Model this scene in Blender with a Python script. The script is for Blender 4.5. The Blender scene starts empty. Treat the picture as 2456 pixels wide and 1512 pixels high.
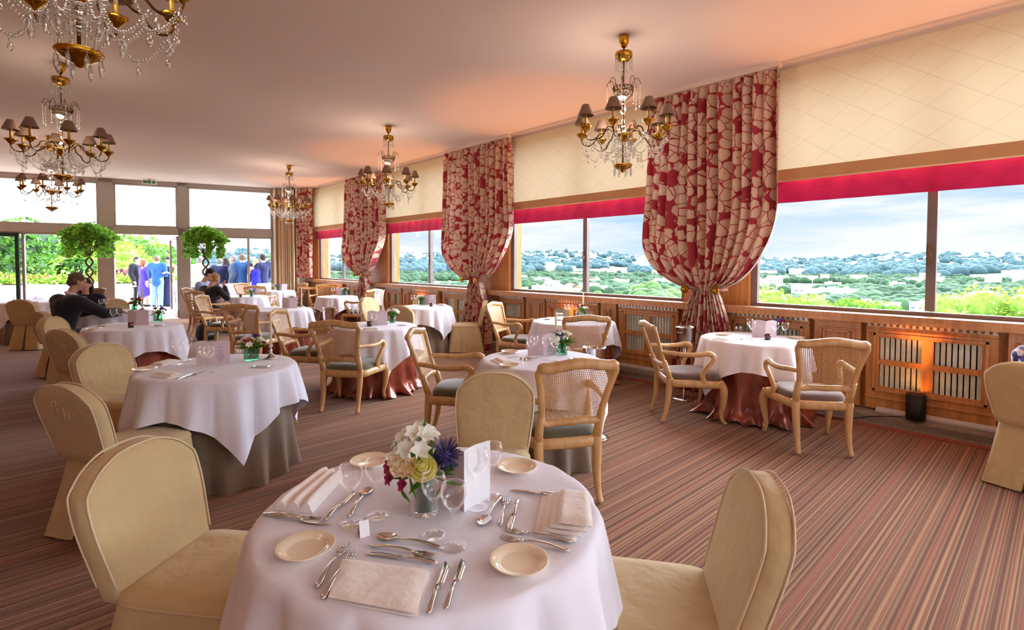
import bpy, bmesh, math, random
from mathutils import Vector, Matrix, noise
PI = math.pi
rnd = random.Random(7)
C = bpy.context.scene.collection
S = bpy.context.scene

# ------------------------------------------------------------------ helpers
class MB:
    """collects shapes, builds ONE mesh object"""
    def __init__(s): s.v = []; s.f = []; s.uv = {}; s.sm = []; s.mi = []; s.cur = 0
    def add(s, vs, fs, smooth=True, uvs=None):
        o = len(s.v); s.v += [tuple(p) for p in vs]
        for i, f in enumerate(fs):
            s.f.append(tuple(o + k for k in f)); s.sm.append(smooth); s.mi.append(s.cur)
            if uvs: s.uv[len(s.f) - 1] = uvs[i]
        return s
    def box(s, c, d, rz=0, M=None):
        x, y, z = d[0] / 2, d[1] / 2, d[2] / 2
        vs = [Vector((a * x, b * y, e * z)) for a in (-1, 1) for b in (-1, 1) for e in (-1, 1)]
        if rz: vs = [Matrix.Rotation(rz, 3, 'Z') @ v for v in vs]
        vs = [v + Vector(c) for v in vs]
        if M: vs = [M @ v for v in vs]
        return s.add(vs, [(0, 1, 3, 2), (4, 6, 7, 5), (0, 4, 5, 1), (2, 3, 7, 6), (0, 2, 6, 4), (1, 5, 7, 3)], False)
    def tube(s, pts, r, n=8, cap=True, closed=False, sq=1.0, up=None):
        """swept tube; r number or list; sq squashes the section along its second axis"""
        P = [Vector(p) for p in pts]; m = len(P)
        R = r if isinstance(r, (list, tuple)) else [r] * m
        T = []
        for i in range(m):
            a = P[(i - 1) % m] if (closed or i > 0) else P[i]; b = P[(i + 1) % m] if (closed or i < m - 1) else P[i]
            t = (b - a); T.append(t.normalized() if t.length > 1e-9 else Vector((0, 0, 1)))
        N = Vector(up) if up else Vector((0, 0, 1))
        if abs(N.dot(T[0])) > .9: N = Vector((1, 0, 0)) if abs(T[0].x) < .9 else Vector((0, 1, 0))
        vs = []
        for i in range(m):
            if up: N = Vector(up)
            N = (N - T[i] * N.dot(T[i]))
            N = N.normalized() if N.length > 1e-6 else T[i].orthogonal().normalized()
            B = T[i].cross(N)
            for k in range(n):
                a = 2 * PI * k / n
                vs.append(P[i] + N * (math.cos(a) * R[i]) + B * (math.sin(a) * R[i] * sq))
        fs = []
        for i in range(m if closed else m - 1):
            j = (i + 1) % m
            for k in range(n): fs.append((i * n + k, i * n + (k + 1) % n, j * n + (k + 1) % n, j * n + k))
        s.add(vs, fs)
        if cap and not closed:
            o = len(s.v) - len(vs)
            s.f.append(tuple(o + k for k in range(n))[::-1]); s.sm.append(False); s.mi.append(s.cur)
            s.f.append(tuple(o + (m - 1) * n + k for k in range(n))); s.sm.append(False); s.mi.append(s.cur)
        return s
    def lathe(s, prof, n=20, c=(0, 0, 0), wob=None):
        vs = []; m = len(prof)
        for r, z in prof:
            for k in range(n):
                a = 2 * PI * k / n; q = r * (wob(a, z) if wob else 1)
                vs.append((c[0] + q * math.cos(a), c[1] + q * math.sin(a), c[2] + z))
        fs = [(i * n + k, i * n + (k + 1) % n, (i + 1) * n + (k + 1) % n, (i + 1) * n + k) for i in range(m - 1) for k in range(n)]
        return s.add(vs, fs)
    def grid(s, fn, nu, nv, closeu=False, uv=None):
        """fn(u,v)->point, u in 0..1 (nu cells), v in 0..1 (nv cells)"""
        cu = nu if closeu else nu + 1
        vs = [fn(i / nu, j / nv) for j in range(nv + 1) for i in range(cu)]
        fs = []; uvs = [] if uv else None
        for j in range(nv):
            for i in range(nu):
                i2 = (i + 1) % cu
                fs.append((j * cu + i, j * cu + i2, (j + 1) * cu + i2, (j + 1) * cu + i))
                if uv: uvs.append([uv(i / nu, j / nv), uv((i + 1) / nu, j / nv), uv((i + 1) / nu, (j + 1) / nv), uv(i / nu, (j + 1) / nv)])
        return s.add(vs, fs, True, uvs)
    def ball(s, c, r, nu=10, nv=7, sc=(1, 1, 1)):
        vs = [(c[0], c[1], c[2] - r * sc[2])]
        for j in range(1, nv):
            b = -PI / 2 + PI * j / nv
            for i in range(nu):
                a = 2 * PI * i / nu
                vs.append((c[0] + r * sc[0] * math.cos(b) * math.cos(a), c[1] + r * sc[1] * math.cos(b) * math.sin(a), c[2] + r * sc[2] * math.sin(b)))
        vs.append((c[0], c[1], c[2] + r * sc[2])); L = len(vs) - 1
        fs = [(0, 1 + (i + 1) % nu, 1 + i) for i in range(nu)]
        for j in range(nv - 2):
            o = 1 + j * nu
            fs += [(o + i, o + (i + 1) % nu, o + nu + (i + 1) % nu, o + nu + i) for i in range(nu)]
        o = 1 + (nv - 2) * nu
        fs += [(o + i, o + (i + 1) % nu, L) for i in range(nu)]
        return s.add(vs, fs)
    def loft(s, rings, cap=True):
        n = len(rings[0]); vs = [p for r in rings for p in r]
        fs = [(i * n + k, i * n + (k + 1) % n, (i + 1) * n + (k + 1) % n, (i + 1) * n + k) for i in range(len(rings) - 1) for k in range(n)]
        s.add(vs, fs)
        if cap:
            o = len(s.v) - len(vs); L = len(rings) - 1
            s.f.append(tuple(o + k for k in range(n))[::-1]); s.f.append(tuple(o + L * n + k for k in range(n)))
            s.sm += [True, True]; s.mi += [s.cur, s.cur]
        return s
    def mesh(s, name, mats):
        me = bpy.data.meshes.new(name)
        me.from_pydata([tuple(p) for p in s.v], [], s.f)
        for m in (mats if isinstance(mats, (list, tuple)) else [mats]): me.materials.append(m)
        me.polygons.foreach_set('use_smooth', s.sm)
        me.polygons.foreach_set('material_index', s.mi)
        if s.uv:
            L = me.uv_layers.new(name='UVMap').data
            for p in me.polygons:
                if p.index in s.uv:
                    for li, t in zip(p.loop_indices, s.uv[p.index]): L[li].uv = t
        me.update(); return me
    def build(s, name, mat, parent=None, loc=(0, 0, 0), rz=0):
        o = bpy.data.objects.new(name, s.mesh(name, mat)); C.objects.link(o)
        o.location = loc; o.rotation_euler = (0, 0, rz)
        if parent: o.parent = parent
        return o

def tag(o, label, cat, group=None, kind=None):
    o['label'] = label; o['category'] = cat
    if group: o['group'] = group
    if kind: o['kind'] = kind
    return o
def struct(o): o['kind'] = 'structure'; return o
def thing(name, label, cat, loc=(0, 0, 0), rz=0, group=None):
    o = bpy.data.objects.new(name, None); C.objects.link(o); o.empty_display_size = .1
    o.location = loc; o.rotation_euler = (0, 0, rz)
    return tag(o, label, cat, group)
def place(o, loc, rz=0, label=None, group=None):
    o.location = loc; o.rotation_euler = (0, 0, rz)
    if label: o['label'] = label
    if group: o['group'] = group
    return o
def dup(root, loc, rz=0, label=None, group=None):
    r = root.copy(); C.objects.link(r)
    for ch in list(root.children):
        c = ch.copy(); C.objects.link(c); c.parent = r
        for g in list(ch.children):
            d = g.copy(); C.objects.link(d); d.parent = c
    return place(r, loc, rz, label, group)
class Proto:
    """first use hands out the prototype itself, later uses copy it"""
    def __init__(s, make): s.make = make; s.o = None
    def __call__(s, loc, rz, label, group=None):
        if s.o is None: s.o = s.make(); return place(s.o, loc, rz, label, group)
        return dup(s.o, loc, rz, label, group)

# ------------------------------------------------------------------ materials
def srgb(r, g, b):
    f = lambda c: (c / 12.92 if c <= .04045 else ((c + .055) / 1.055) ** 2.4)
    return (f(r / 255), f(g / 255), f(b / 255), 1)
class NT:
    def __init__(s, name):
        s.m = bpy.data.materials.new(name); s.m.use_nodes = True
        s.n = s.m.node_tree.nodes; s.l = s.m.node_tree.links; s.n.clear()
        s.out = s.n.new('ShaderNodeOutputMaterial')
    def node(s, t, **k):
        nd = s.n.new(t)
        for a, v in k.items(): setattr(nd, a, v)
        return nd
    def link(s, a, b): s.l.new(a, b)
    def co(s, kind='Object', scale=(1, 1, 1), rot=(0, 0, 0)):
        t = s.node('ShaderNodeTexCoord'); m = s.node('ShaderNodeMapping')
        m.inputs['Scale'].default_value = scale; m.inputs['Rotation'].default_value = rot
        s.link(t.outputs[kind], m.inputs['Vector']); return m.outputs['Vector']
    def noise(s, vec, scale, detail=3, rough=.5):
        nn = s.node('ShaderNodeTexNoise'); nn.inputs['Scale'].default_value = scale; nn.inputs['Detail'].default_value = detail
        nn.inputs['Roughness'].default_value = rough
        if vec: s.link(vec, nn.inputs['Vector'])
        return nn.outputs['Fac']
    def ramp(s, fac, stops, interp='LINEAR'):
        r = s.node('ShaderNodeValToRGB'); r.color_ramp.interpolation = interp; e = r.color_ramp.elements
        while len(e) < len(stops): e.new(.5)
        for q, (p, c) in zip(e, stops): q.position = p; q.color = c
        s.link(fac, r.inputs['Fac']); return r.outputs['Color']
    def math(s, op, a, b=None, clamp=False):
        m = s.node('ShaderNodeMath', operation=op, use_clamp=clamp)
        for i, x in enumerate((a, b)):
            if x is None: continue
            if isinstance(x, (int, float)): m.inputs[i].default_value = x
            else: s.link(x, m.inputs[i])
        return m.outputs[0]
    def mix(s, fac, a, b):
        m = s.node('ShaderNodeMix', data_type='RGBA')
        for i, x in ((0, fac), (6, a), (7, b)):
            if isinstance(x, (int, float, tuple)): m.inputs[i].default_value = x
            else: s.link(x, m.inputs[i])
        return m.outputs[2]
    def bsdf(s, col, rough=.6, metal=0, spec=.5, sheen=0, sub=0):
        b = s.node('ShaderNodeBsdfPrincipled')
        if isinstance(col, tuple): b.inputs['Base Color'].default_value = col
        else: s.link(col, b.inputs['Base Color'])
        b.inputs['Roughness'].default_value = rough; b.inputs['Metallic'].default_value = metal
        b.inputs['Specular IOR Level'].default_value = spec
        if sheen: b.inputs['Sheen Weight'].default_value = sheen
        return b
    def bump(s, h, b, strength=.3, dist=.01):
        n = s.node('ShaderNodeBump'); n.inputs['Strength'].default_value = strength; n.inputs['Distance'].default_value = dist
        s.link(h, n.inputs['Height']); s.link(n.outputs[0], b.inputs['Normal'])
    def done(s, sh): s.link(sh.outputs[0] if hasattr(sh, 'outputs') else sh, s.out.inputs['Surface']); return s.m

def mottled(name, c1, c2, scale=8, rough=.6, metal=0, spec=.4, bump=0, bscale=200, stretch=(1, 1, 1), sheen=0):
    t = NT(name); v = t.co('Object', stretch)
    b = t.bsdf(t.ramp(t.noise(v, scale), [(.3, c1), (.7, c2)]), rough, metal, spec, sheen)
    if bump: t.bump(t.noise(v, bscale, 2), b, bump, .004)
    return t.done(b)
def fabric(name, c, var=.12, rough=.9, wr=.35, ws=7, sheen=.2, tr=0):
    """woven cloth with soft wrinkles"""
    c2 = tuple(min(1, x * (1 + var)) for x in c[:3]) + (1,); c1 = tuple(x * (1 - var) for x in c[:3]) + (1,)
    t = NT(name); v = t.co('Object')
    b = t.bsdf(t.ramp(t.noise(v, 5, 4), [(.3, c1), (.7, c2)]), rough, 0, .15, sheen)
    h = t.math('ADD', t.math('MULTIPLY', t.noise(v, ws, 3), 1), t.math('MULTIPLY', t.noise(v, 400, 1), .03))
    t.bump(h, b, wr, .05)
    if tr:
        a = t.node('ShaderNodeBsdfTranslucent'); a.inputs[0].default_value = c2
        m = t.node('ShaderNodeMixShader'); m.inputs[0].default_value = tr
        t.link(b.outputs[0], m.inputs[1]); t.link(a.outputs[0], m.inputs[2]); return t.done(m)
    return t.done(b)
def glassy(name, tint=(1, 1, 1, 1), spec=1.4, base=.018, rough=.02):
    """thin clear glass: see-through with fresnel reflection"""
    t = NT(name)
    tr = t.node('ShaderNodeBsdfTransparent'); tr.inputs[0].default_value = tint
    gl = t.node('ShaderNodeBsdfGlossy'); gl.inputs['Roughness'].default_value = rough; gl.inputs[0].default_value = (spec, spec, spec, 1)
    lw = t.node('ShaderNodeLayerWeight'); lw.inputs[0].default_value = .5
    f = t.math('ADD', t.math('MULTIPLY', t.math('POWER', lw.outputs['Facing'], 3.6), .8), base, True)
    m = t.node('ShaderNodeMixShader'); t.link(f, m.inputs[0]); t.link(tr.outputs[0], m.inputs[1]); t.link(gl.outputs[0], m.inputs[2])
    return t.done(m)
def emis(name, c, s):
    t = NT(name); e = t.node('ShaderNodeEmission'); e.inputs[0].default_value = c; e.inputs[1].default_value = s
    return t.done(e)

M = {}
M['cloth'] = fabric('white_linen', srgb(234, 231, 240), .02, .85, .2, 6)
M['napkin'] = fabric('napkin_linen', srgb(246, 236, 228), .02, .85, .2, 14)
M['taupe'] = fabric('taupe_cloth', srgb(128, 110, 92), .08, .85, .3, 6)
M['cover'] = fabric('chair_cover_cotton', srgb(202, 176, 130), .05, .85, .55, 6)
M['piping'] = fabric('chair_cover_piping', srgb(220, 200, 162), .05, .8, .1)
M['olive'] = fabric('olive_velvet', srgb(90, 84, 64), .15, .9, .15, 9, .5)
M['mauve'] = fabric('mauve_velvet', srgb(104, 82, 76), .12, .9, .15, 9, .5)
M['chairwood'] = mottled('limed_beech', srgb(188, 142, 88), srgb(216, 172, 118), 6, .42, 0, .45, .1, 60, (3, 3, .7))
M['wood'] = mottled('light_oak', srgb(176, 112, 58), srgb(208, 148, 86), 5, .38, 0, .45, .08, 60, (6, 6, .5))
M['woodpink'] = mottled('oak_panel', srgb(182, 122, 76), srgb(206, 152, 104), 5, .4, 0, .45, .08, 60, (6, 6, .5))
M['paint'] = mottled('grey_paint', srgb(178, 168, 163), srgb(190, 180, 175), 3, .55)
M['alu'] = mottled('brown_aluminium', srgb(122, 108, 104), srgb(142, 126, 120), 3, .4, .3)
M['wall'] = mottled('cream_wall', srgb(214, 196, 172), srgb(222, 206, 184), 2, .8)
M['ceil'] = mottled('ceiling_paint', srgb(232, 212, 200), srgb(236, 218, 208), .6, .9)
M['cornice'] = mottled('cornice_paint', srgb(220, 196, 176), srgb(226, 204, 186), 2, .8)
M['dark'] = mottled('dark_gap', srgb(40, 32, 28), srgb(52, 42, 36), 5, .8)
M['brass'] = mottled('polished_brass', srgb(166, 116, 28), srgb(214, 162, 58), 14, .2, 1, .5)
M['oldbrass'] = mottled('aged_brass', srgb(84, 56, 24), srgb(118, 82, 38), 16, .38, .9, .5)
M['silver'] = mottled('polished_silver', srgb(210, 205, 200), srgb(235, 232, 228), 20, .16, 1)
M['shade'] = fabric('lamp_shade_cloth', srgb(150, 120, 104), .06, .9, .1, 30, .1, .12)
M['candlecard'] = mottled('candle_sleeve', srgb(196, 150, 60), srgb(216, 172, 84), 20, .4, .5)
M['china'] = mottled('cream_china', srgb(240, 222, 190), srgb(246, 230, 202), 4, .12, 0, .6)
M['wax'] = mottled('ivory_wax', srgb(236, 216, 180), srgb(244, 228, 198), 20, .45)
M['glass'] = glassy('clear_glass')
M['pane'] = glassy('window_glass', (1, 1, 1, 1), .8, .0)
M['vaseglass'] = glassy('green_tinted_glass', srgb(196, 232, 214), 1, .08)
M['redglass'] = glassy('ruby_glass', srgb(150, 40, 50), 1, .08)
M['paper'] = mottled('menu_paper', srgb(214, 194, 200), srgb(224, 206, 212), 8, .7)
M['whitepaper'] = mottled('white_paper', srgb(244, 242, 246), srgb(250, 248, 250), 8, .7)
M['ink'] = mottled('grey_ink', srgb(110, 90, 110), srgb(120, 100, 116), 8, .8)
M['rust'] = mottled('copper_taffeta', srgb(96, 34, 26), srgb(164, 78, 52), 5, .28, .25, .6, .25, 9)
M['leaf'] = fabric('leaf_green', srgb(84, 128, 42), .35, .5, .1, 20, 0, .35)
M['stem'] = mottled('stem_green', srgb(60, 84, 40), srgb(90, 118, 60), 20, .5)
M['petalwhite'] = fabric('white_petal', srgb(254, 252, 242), .03, .6, .1, 30, 0, .3)
M['petalyellow'] = fabric('yellow_petal', srgb(255, 248, 176), .02, .6, .1, 30, 0, .5)
M['petalred'] = mottled('red_petal', srgb(128, 18, 32), srgb(180, 36, 48), 25, .55)
M['petalpurple'] = mottled('violet_petal', srgb(62, 44, 130), srgb(110, 84, 176), 25, .55)
M['petalpink'] = mottled('magenta_petal', srgb(150, 34, 92), srgb(190, 60, 110), 25, .55)
M['blackmetal'] = mottled('black_metal', srgb(24, 22, 22), srgb(40, 36, 36), 10, .45, .3)
M['plinth'] = mottled('grey_ledge_carpet', srgb(122, 110, 98), srgb(142, 130, 118), 30, .85, 0, .2, .3, 300)
M['pale'] = mottled('pale_convector_cap', srgb(186, 182, 184), srgb(200, 196, 198), 10, .4)  # pale colour standing in for light reflected on the ledge
M['border'] = mottled('carpet_border', srgb(134, 74, 62), srgb(156, 94, 80), 40, .9, 0, .15, .3, 300)
M['crimson'] = fabric('crimson_moire', srgb(172, 26, 66), .2, .6, .3, 9, .1, .06)
M['tan'] = fabric('tan_braid', srgb(204, 154, 108), .08, .8, .2, 20, .1, .05)
M['terrace'] = mottled('terrace_stone', srgb(214, 210, 204), srgb(228, 224, 220), 3, .8)
M['white'] = mottled('white_render', srgb(232, 230, 228), srgb(242, 240, 238), 2, .8)
M['trunk'] = mottled('bark', srgb(84, 60, 40), srgb(120, 90, 60), 20, .8)

def stripe_floor():
    t = NT('striped_carpet')
    def lines(sc, off, det=0):
        nn = t.node('ShaderNodeTexNoise', noise_dimensions='1D'); nn.inputs['Scale'].default_value = sc; nn.inputs['Detail'].default_value = det
        sx = t.node('ShaderNodeSeparateXYZ'); t.link(t.co('Object'), sx.inputs[0]); t.link(t.math('ADD', sx.outputs[1], off), nn.inputs['W']); return nn.outputs['Fac']
    a, b, c = lines(38, 3.3), lines(19, 11.7), lines(88, 5.1)
    c1 = t.ramp(a, [(0, srgb(58, 33, 27)), (.36, srgb(79, 46, 37)), (.40, srgb(127, 85, 63)), (.47, srgb(142, 98, 73)), (.49, srgb(142, 61, 53)), (.55, srgb(150, 104, 77)), (.6, srgb(193, 165, 115)), (.66, srgb(142, 98, 72)), (.7, srgb(87, 72, 48)), (1, srgb(114, 78, 58))])
    c2 = t.ramp(b, [(.3, srgb(93, 53, 43)), (.42, srgb(148, 102, 77)), (.52, srgb(121, 68, 56)), (.58, srgb(167, 126, 89)), (.66, srgb(133, 89, 67)), (.8, srgb(79, 53, 41))])
    c3 = t.ramp(c, [(.3, srgb(66, 39, 32)), (.42, srgb(144, 100, 75)), (.58, srgb(148, 104, 79)), (.7, srgb(186, 152, 104))])
    col = t.mix(.26, c1, c2); col = t.mix(.24, col, c3)
    pile = t.noise(t.co('Object'), 2.2, 5, .6)
    col = t.mix(t.math('MULTIPLY', pile, .18), col, srgb(119, 81, 60))
    bs = t.bsdf(col, .95, 0, .1, .1)
    t.bump(t.math('ADD', t.math('MULTIPLY', a, .6), t.noise(t.co('Object'), 350, 2)), bs, .3, .006)
    return t.done(bs)
M['carpet'] = stripe_floor()

def floral():
    """beige blossoms outlined in red, on the fabric's own UVs (metres)"""
    t = NT('floral_damask'); uv = t.co('UV', (8.2, 8.2, 1))
    nz = t.node('ShaderNodeTexNoise'); nz.inputs['Scale'].default_value = 1.6; t.link(uv, nz.inputs['Vector'])
    add = t.node('ShaderNodeMix', data_type='VECTOR'); add.inputs[0].default_value = .22; t.link(uv, add.inputs[4]); t.link(nz.outputs['Color'], add.inputs[5])
    vo = t.node('ShaderNodeTexVoronoi', feature='DISTANCE_TO_EDGE'); vo.inputs['Scale'].default_value = 1.25; t.link(add.outputs[1], vo.inputs['Vector'])
    v2 = t.node('ShaderNodeTexVoronoi', feature='F1'); v2.inputs['Scale'].default_value = 1.25; t.link(add.outputs[1], v2.inputs['Vector'])
    wob = t.math('MULTIPLY', t.math('SUBTRACT', t.noise(uv, 2.6, 2), .5), .4)
    edge = t.math('MINIMUM', t.math('SUBTRACT', vo.outputs['Distance'], .03), t.math('SUBTRACT', t.math('ADD', .66, wob), v2.outputs['Distance']))
    col = t.ramp(t.math('ADD', edge, .5), [(0, srgb(150, 30, 42)), (.495, srgb(158, 34, 46)), (.512, srgb(206, 170, 144)), (1, srgb(218, 186, 160))])
    core = t.ramp(t.math('ADD', v2.outputs['Distance'], t.math('MULTIPLY', wob, .5)), [(.0, srgb(168, 52, 58)), (.07, srgb(168, 52, 58)), (.1, srgb(214, 182, 156))])
    sel = t.ramp(v2.outputs['Color'], [(.45, (0, 0, 0, 1)), (.5, (1, 1, 1, 1))])
    m = t.node('ShaderNodeMix', data_type='RGBA', blend_type='DARKEN'); t.link(sel, m.inputs[0]); t.link(col, m.inputs[6]); t.link(core, m.inputs[7])
    b = t.bsdf(m.outputs[2], .55, 0, .3, .3)
    t.bump(t.noise(t.co('Object'), 9, 3), b, .25, .02)
    a = t.node('ShaderNodeBsdfTranslucent'); t.link(m.outputs[2], a.inputs[0])
    x = t.node('ShaderNodeMixShader'); x.inputs[0].default_value = .08
    t.link(b.outputs[0], x.inputs[1]); t.link(a.outputs[0], x.inputs[2]); return t.done(x)
M['floral'] = floral()

def striped_curtain():
    t = NT('striped_curtain_cloth'); uv = t.co('UV', (1, 0, 0))
    col = t.ramp(t.noise(uv, 9, 1), [(.35, srgb(120, 92, 60)), (.42, srgb(200, 170, 124)), (.5, srgb(236, 218, 184)), (.58, srgb(196, 160, 112)), (.66, srgb(132, 100, 66))])
    return t.done(t.bsdf(col, .7, 0, .2, .2))
M['stripecurtain'] = striped_curtain()

def blind_cloth():
    t = NT('cream_trellis_cloth'); uv = t.co('UV')
    sx = t.node('ShaderNodeSeparateXYZ'); t.link(uv, sx.inputs[0])
    def line(sgn):
        d = t.math('ADD', t.math('MULTIPLY', sx.outputs[0], 2.45), t.math('MULTIPLY', sx.outputs[1], sgn * 3.5))
        f = t.math('FRACT', t.math('ADD', d, 50.0)); return t.math('LESS_THAN', f, .012)
    ln = t.math('MAXIMUM', line(1), line(-1))
    col = t.mix(t.math('MULTIPLY', ln, .55), srgb(232, 217, 180), srgb(172, 142, 102))
    b = t.bsdf(col, .85, 0, .1); t.bump(t.noise(t.co('Object', (1, 3, .4)), 6, 2), b, .15, .02)
    a = t.node('ShaderNodeBsdfTranslucent'); t.link(col, a.inputs[0])
    x = t.node('ShaderNodeMixShader'); x.inputs[0].default_value = .1
    t.link(b.outputs[0], x.inputs[1]); t.link(a.outputs[0], x.inputs[2]); return t.done(x)
M['blind'] = blind_cloth()

def cane():
    """woven cane: open holes between the strands, on UVs in metres"""
    t = NT('woven_cane'); uv = t.co('UV', (82, 82, 1))
    sx = t.node('ShaderNodeSeparateXYZ'); t.link(uv, sx.inputs[0])
    fx = t.math('ABSOLUTE', t.math('SUBTRACT', t.math('FRACT', sx.outputs[0]), .5)); fy = t.math('ABSOLUTE', t.math('SUBTRACT', t.math('FRACT', sx.outputs[1]), .5))
    hole = t.math('MULTIPLY', t.math('LESS_THAN', fx, .3), t.math('LESS_THAN', fy, .3))
    b = t.bsdf(t.ramp(t.noise(uv, .7, 3), [(.3, srgb(186, 138, 88)), (.7, srgb(214, 170, 118))]), .5, 0, .3)
    tr = t.node('ShaderNodeBsdfTransparent'); x = t.node('ShaderNodeMixShader')
    t.link(hole, x.inputs[0]); t.link(b.outputs[0], x.inputs[1]); t.link(tr.outputs[0], x.inputs[2]); return t.done(x)
M['cane'] = cane()

def crystal():
    t = NT('cut_crystal')
    tr = t.node('ShaderNodeBsdfTransparent'); tr.inputs[0].default_value = (.93, .92, .9, 1)
    gl = t.node('ShaderNodeBsdfGlossy'); gl.inputs['Roughness'].default_value = .08
    lw = t.node('ShaderNodeLayerWeight'); lw.inputs[0].default_value = .5
    m = t.node('ShaderNodeMixShader'); t.link(t.math('ADD', t.math('MULTIPLY', lw.outputs['Facing'], .6), .22, True), m.inputs[0])
    t.link(tr.outputs[0], m.inputs[1]); t.link(gl.outputs[0], m.inputs[2]); return t.done(m)
M['crystal'] = crystal()
def flat(name, r, g, b, var=14, rough=.7): return mottled(name, srgb(max(0, r - var), max(0, g - var), max(0, b - var)), srgb(min(255, r + var), min(255, g + var), min(255, b + var)), 12, rough)
M['darkleaf'] = flat('dark_leaf', 44, 72, 30, 12)
M['petalcream'] = flat('cream_petal', 246, 226, 190, 8)
M['petalblue'] = flat('blue_thistle', 62, 54, 116, 22)
M['blackcloth'] = fabric('black_cloth', srgb(34, 32, 38), .2)
M['teal'] = flat('dark_teal_frame', 34, 62, 60, 8, .4)

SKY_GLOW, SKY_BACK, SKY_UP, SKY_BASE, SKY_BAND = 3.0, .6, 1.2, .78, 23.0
SUN, CHAND, EXPO = 1.1, 15, .6

# ------------------------------------------------------------------ room shell
ZC = 3.69; XF = 6.1; XG = 6.24
FO = Vector((2.943, 16.5, 0)); FU = Vector((.9608, -.2775, 0)); FN = Vector((.2775, .9608, 0))
FA = math.atan2(FU.y, FU.x)
def far(u, z=0, d=0): return FO + FU * u + FN * d + Vector((0, 0, z))
XL = -4.2; YB = -4.6
def far_at_x(x): return far((x - FO.x) / FU.x)
mb = MB(); a, b = far_at_x(XL), far_at_x(XG + .2)
mb.add([(XL, YB, 0), (XG + .2, YB, 0), (b.x, b.y, 0), (a.x, a.y, 0), (XL, YB, -.15), (XG + .2, YB, -.15), (b.x, b.y, -.15), (a.x, a.y, -.15)],
       [(0, 1, 2, 3), (7, 6, 5, 4), (0, 4, 5, 1), (1, 5, 6, 2), (2, 6, 7, 3), (3, 7, 4, 0)], False)
struct(mb.build('floor', M['carpet']))
mb = MB()
mb.add([(XL - .3, YB - .3, ZC), (XG + .5, YB - .3, ZC), (b.x + .3, b.y + .3, ZC), (a.x - .3, a.y + .4, ZC), (XL - .3, YB - .3, ZC + .3), (XG + .5, YB - .3, ZC + .3), (b.x + .3, b.y + .3, ZC + .3), (a.x - .3, a.y + .4, ZC + .3)],
       [(3, 2, 1, 0), (4, 5, 6, 7), (0, 1, 5, 4), (1, 2, 6, 5), (2, 3, 7, 6), (3, 0, 4, 7)], False)
struct(mb.build('ceiling', M['ceil']))
mb = MB(); mb.box((XL - .1, (YB + a.y) / 2, ZC / 2), (.2, a.y - YB, ZC)); struct(mb.build('wall_left', M['wood']))
# back wall: piers and header round three tall daylight openings
mb = MB()
W = XG + .2 - XL; op = [(-3.6, -.6), (-.2, 2.8), (3.2, 6.0)]; xs = [XL] + [v for o_ in op for v in o_] + [XG + .2]
for i in range(0, len(xs), 2): mb.box(((xs[i] + xs[i + 1]) / 2, YB - .1, ZC / 2), (xs[i + 1] - xs[i], .2, ZC))
for x0, x1 in op: mb.box(((x0 + x1) / 2, YB - .1, 3.5), (x1 - x0, .2, .38)); mb.box(((x0 + x1) / 2, YB - .1, .15), (x1 - x0, .2, .3))
struct(mb.build('wall_back', M['wood']))

# right wall: dado, piers, window band, header
MUL = [.88 - 4.2, .88, 5.03, 9.25, 13.42]                    # mullions
WIN = [(-5.0, -1.4), (-.85, 2.54), (3.36, 6.7), (7.62, 10.92), (11.95, 15.0)]
ZS, ZH = 1.05, 3.62
YE = 15.75
mb = MB(); mb.box((XG + .06, (YB + YE) / 2, ZS / 2 - .02), (.3, YE - YB, ZS - .04))
ys = [YB] + [v for w in WIN for v in w] + [YE]
ys[0] = -5.01
for i in range(0, len(ys), 2): mb.box((XG + .06, (ys[i] + ys[i + 1]) / 2, (ZS + ZC) / 2), (.3, ys[i + 1] - ys[i], ZC - ZS))
for y0, y1 in WIN: mb.box((XG + .06, (y0 + y1) / 2, (ZH + ZC) / 2), (.3, y1 - y0, ZC - ZH))
struct(mb.build('wall_right', M['wood']))
for n, (y0, y1) in enumerate(WIN):
    w = bpy.data.objects.new('window_%d' % (n + 1), None); C.objects.link(w); w.location = (XG, (y0 + y1) / 2, ZS); struct(w)
    mb = MB(); L = y1 - y0; H = ZH - ZS
    for s in (-1, 1): mb.box((0, s * (L / 2 - .035), H / 2), (.07, .07, H))
    mb.box((0, 0, .02), (.08, L, .04)); mb.box((0, 0, H - .03), (.07, L, .06))
    mb.build('window_frame', M['alu'], w)
    ym = MUL[n] - (y0 + y1) / 2
    mb = MB(); mb.box((-.02, ym, H / 2), (.07, .075, H - .1)); mu = mb.build('mullion', M['alu'], w)
    mb = MB(); mb.box((-.075, ym + .01, .58), (.03, .02, .2)); mb.box((-.06, ym + .01, .58), (.03, .035, .05)); mb.build('window_handle', M['silver'], mu)
    mb = MB(); mb.add([(0, -L / 2, 0), (0, L / 2, 0), (0, L / 2, H), (0, -L / 2, H)], [(0, 1, 2, 3)], False); mb.build('pane', M['pane'], w)
# sill cap and cornice
mb = MB(); mb.box((XF + .02, (YB + YE) / 2, ZS - .02), (.28, YE - YB, .045)); mb.box((XF - .1, (YB + YE) / 2, ZS - .06), (.05, YE - YB, .035)); struct(mb.build('trim_1', M['woodpink']))
mb = MB(); mb.box((XF + .0, (YB + YE) / 2, ZC - .055), (.1, YE - YB, .11)); mb.box((XF - .22, (YB + YE) / 2, ZC - .01), (.03, YE - YB, .02)); struct(mb.build('trim_2', M['cornice']))
mb = MB(); mb.box((XF + .05, (YB + YE) / 2, ZC - .13), (.05, YE - YB, .05)); struct(mb.build('trim_3', M['dark']))
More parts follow.
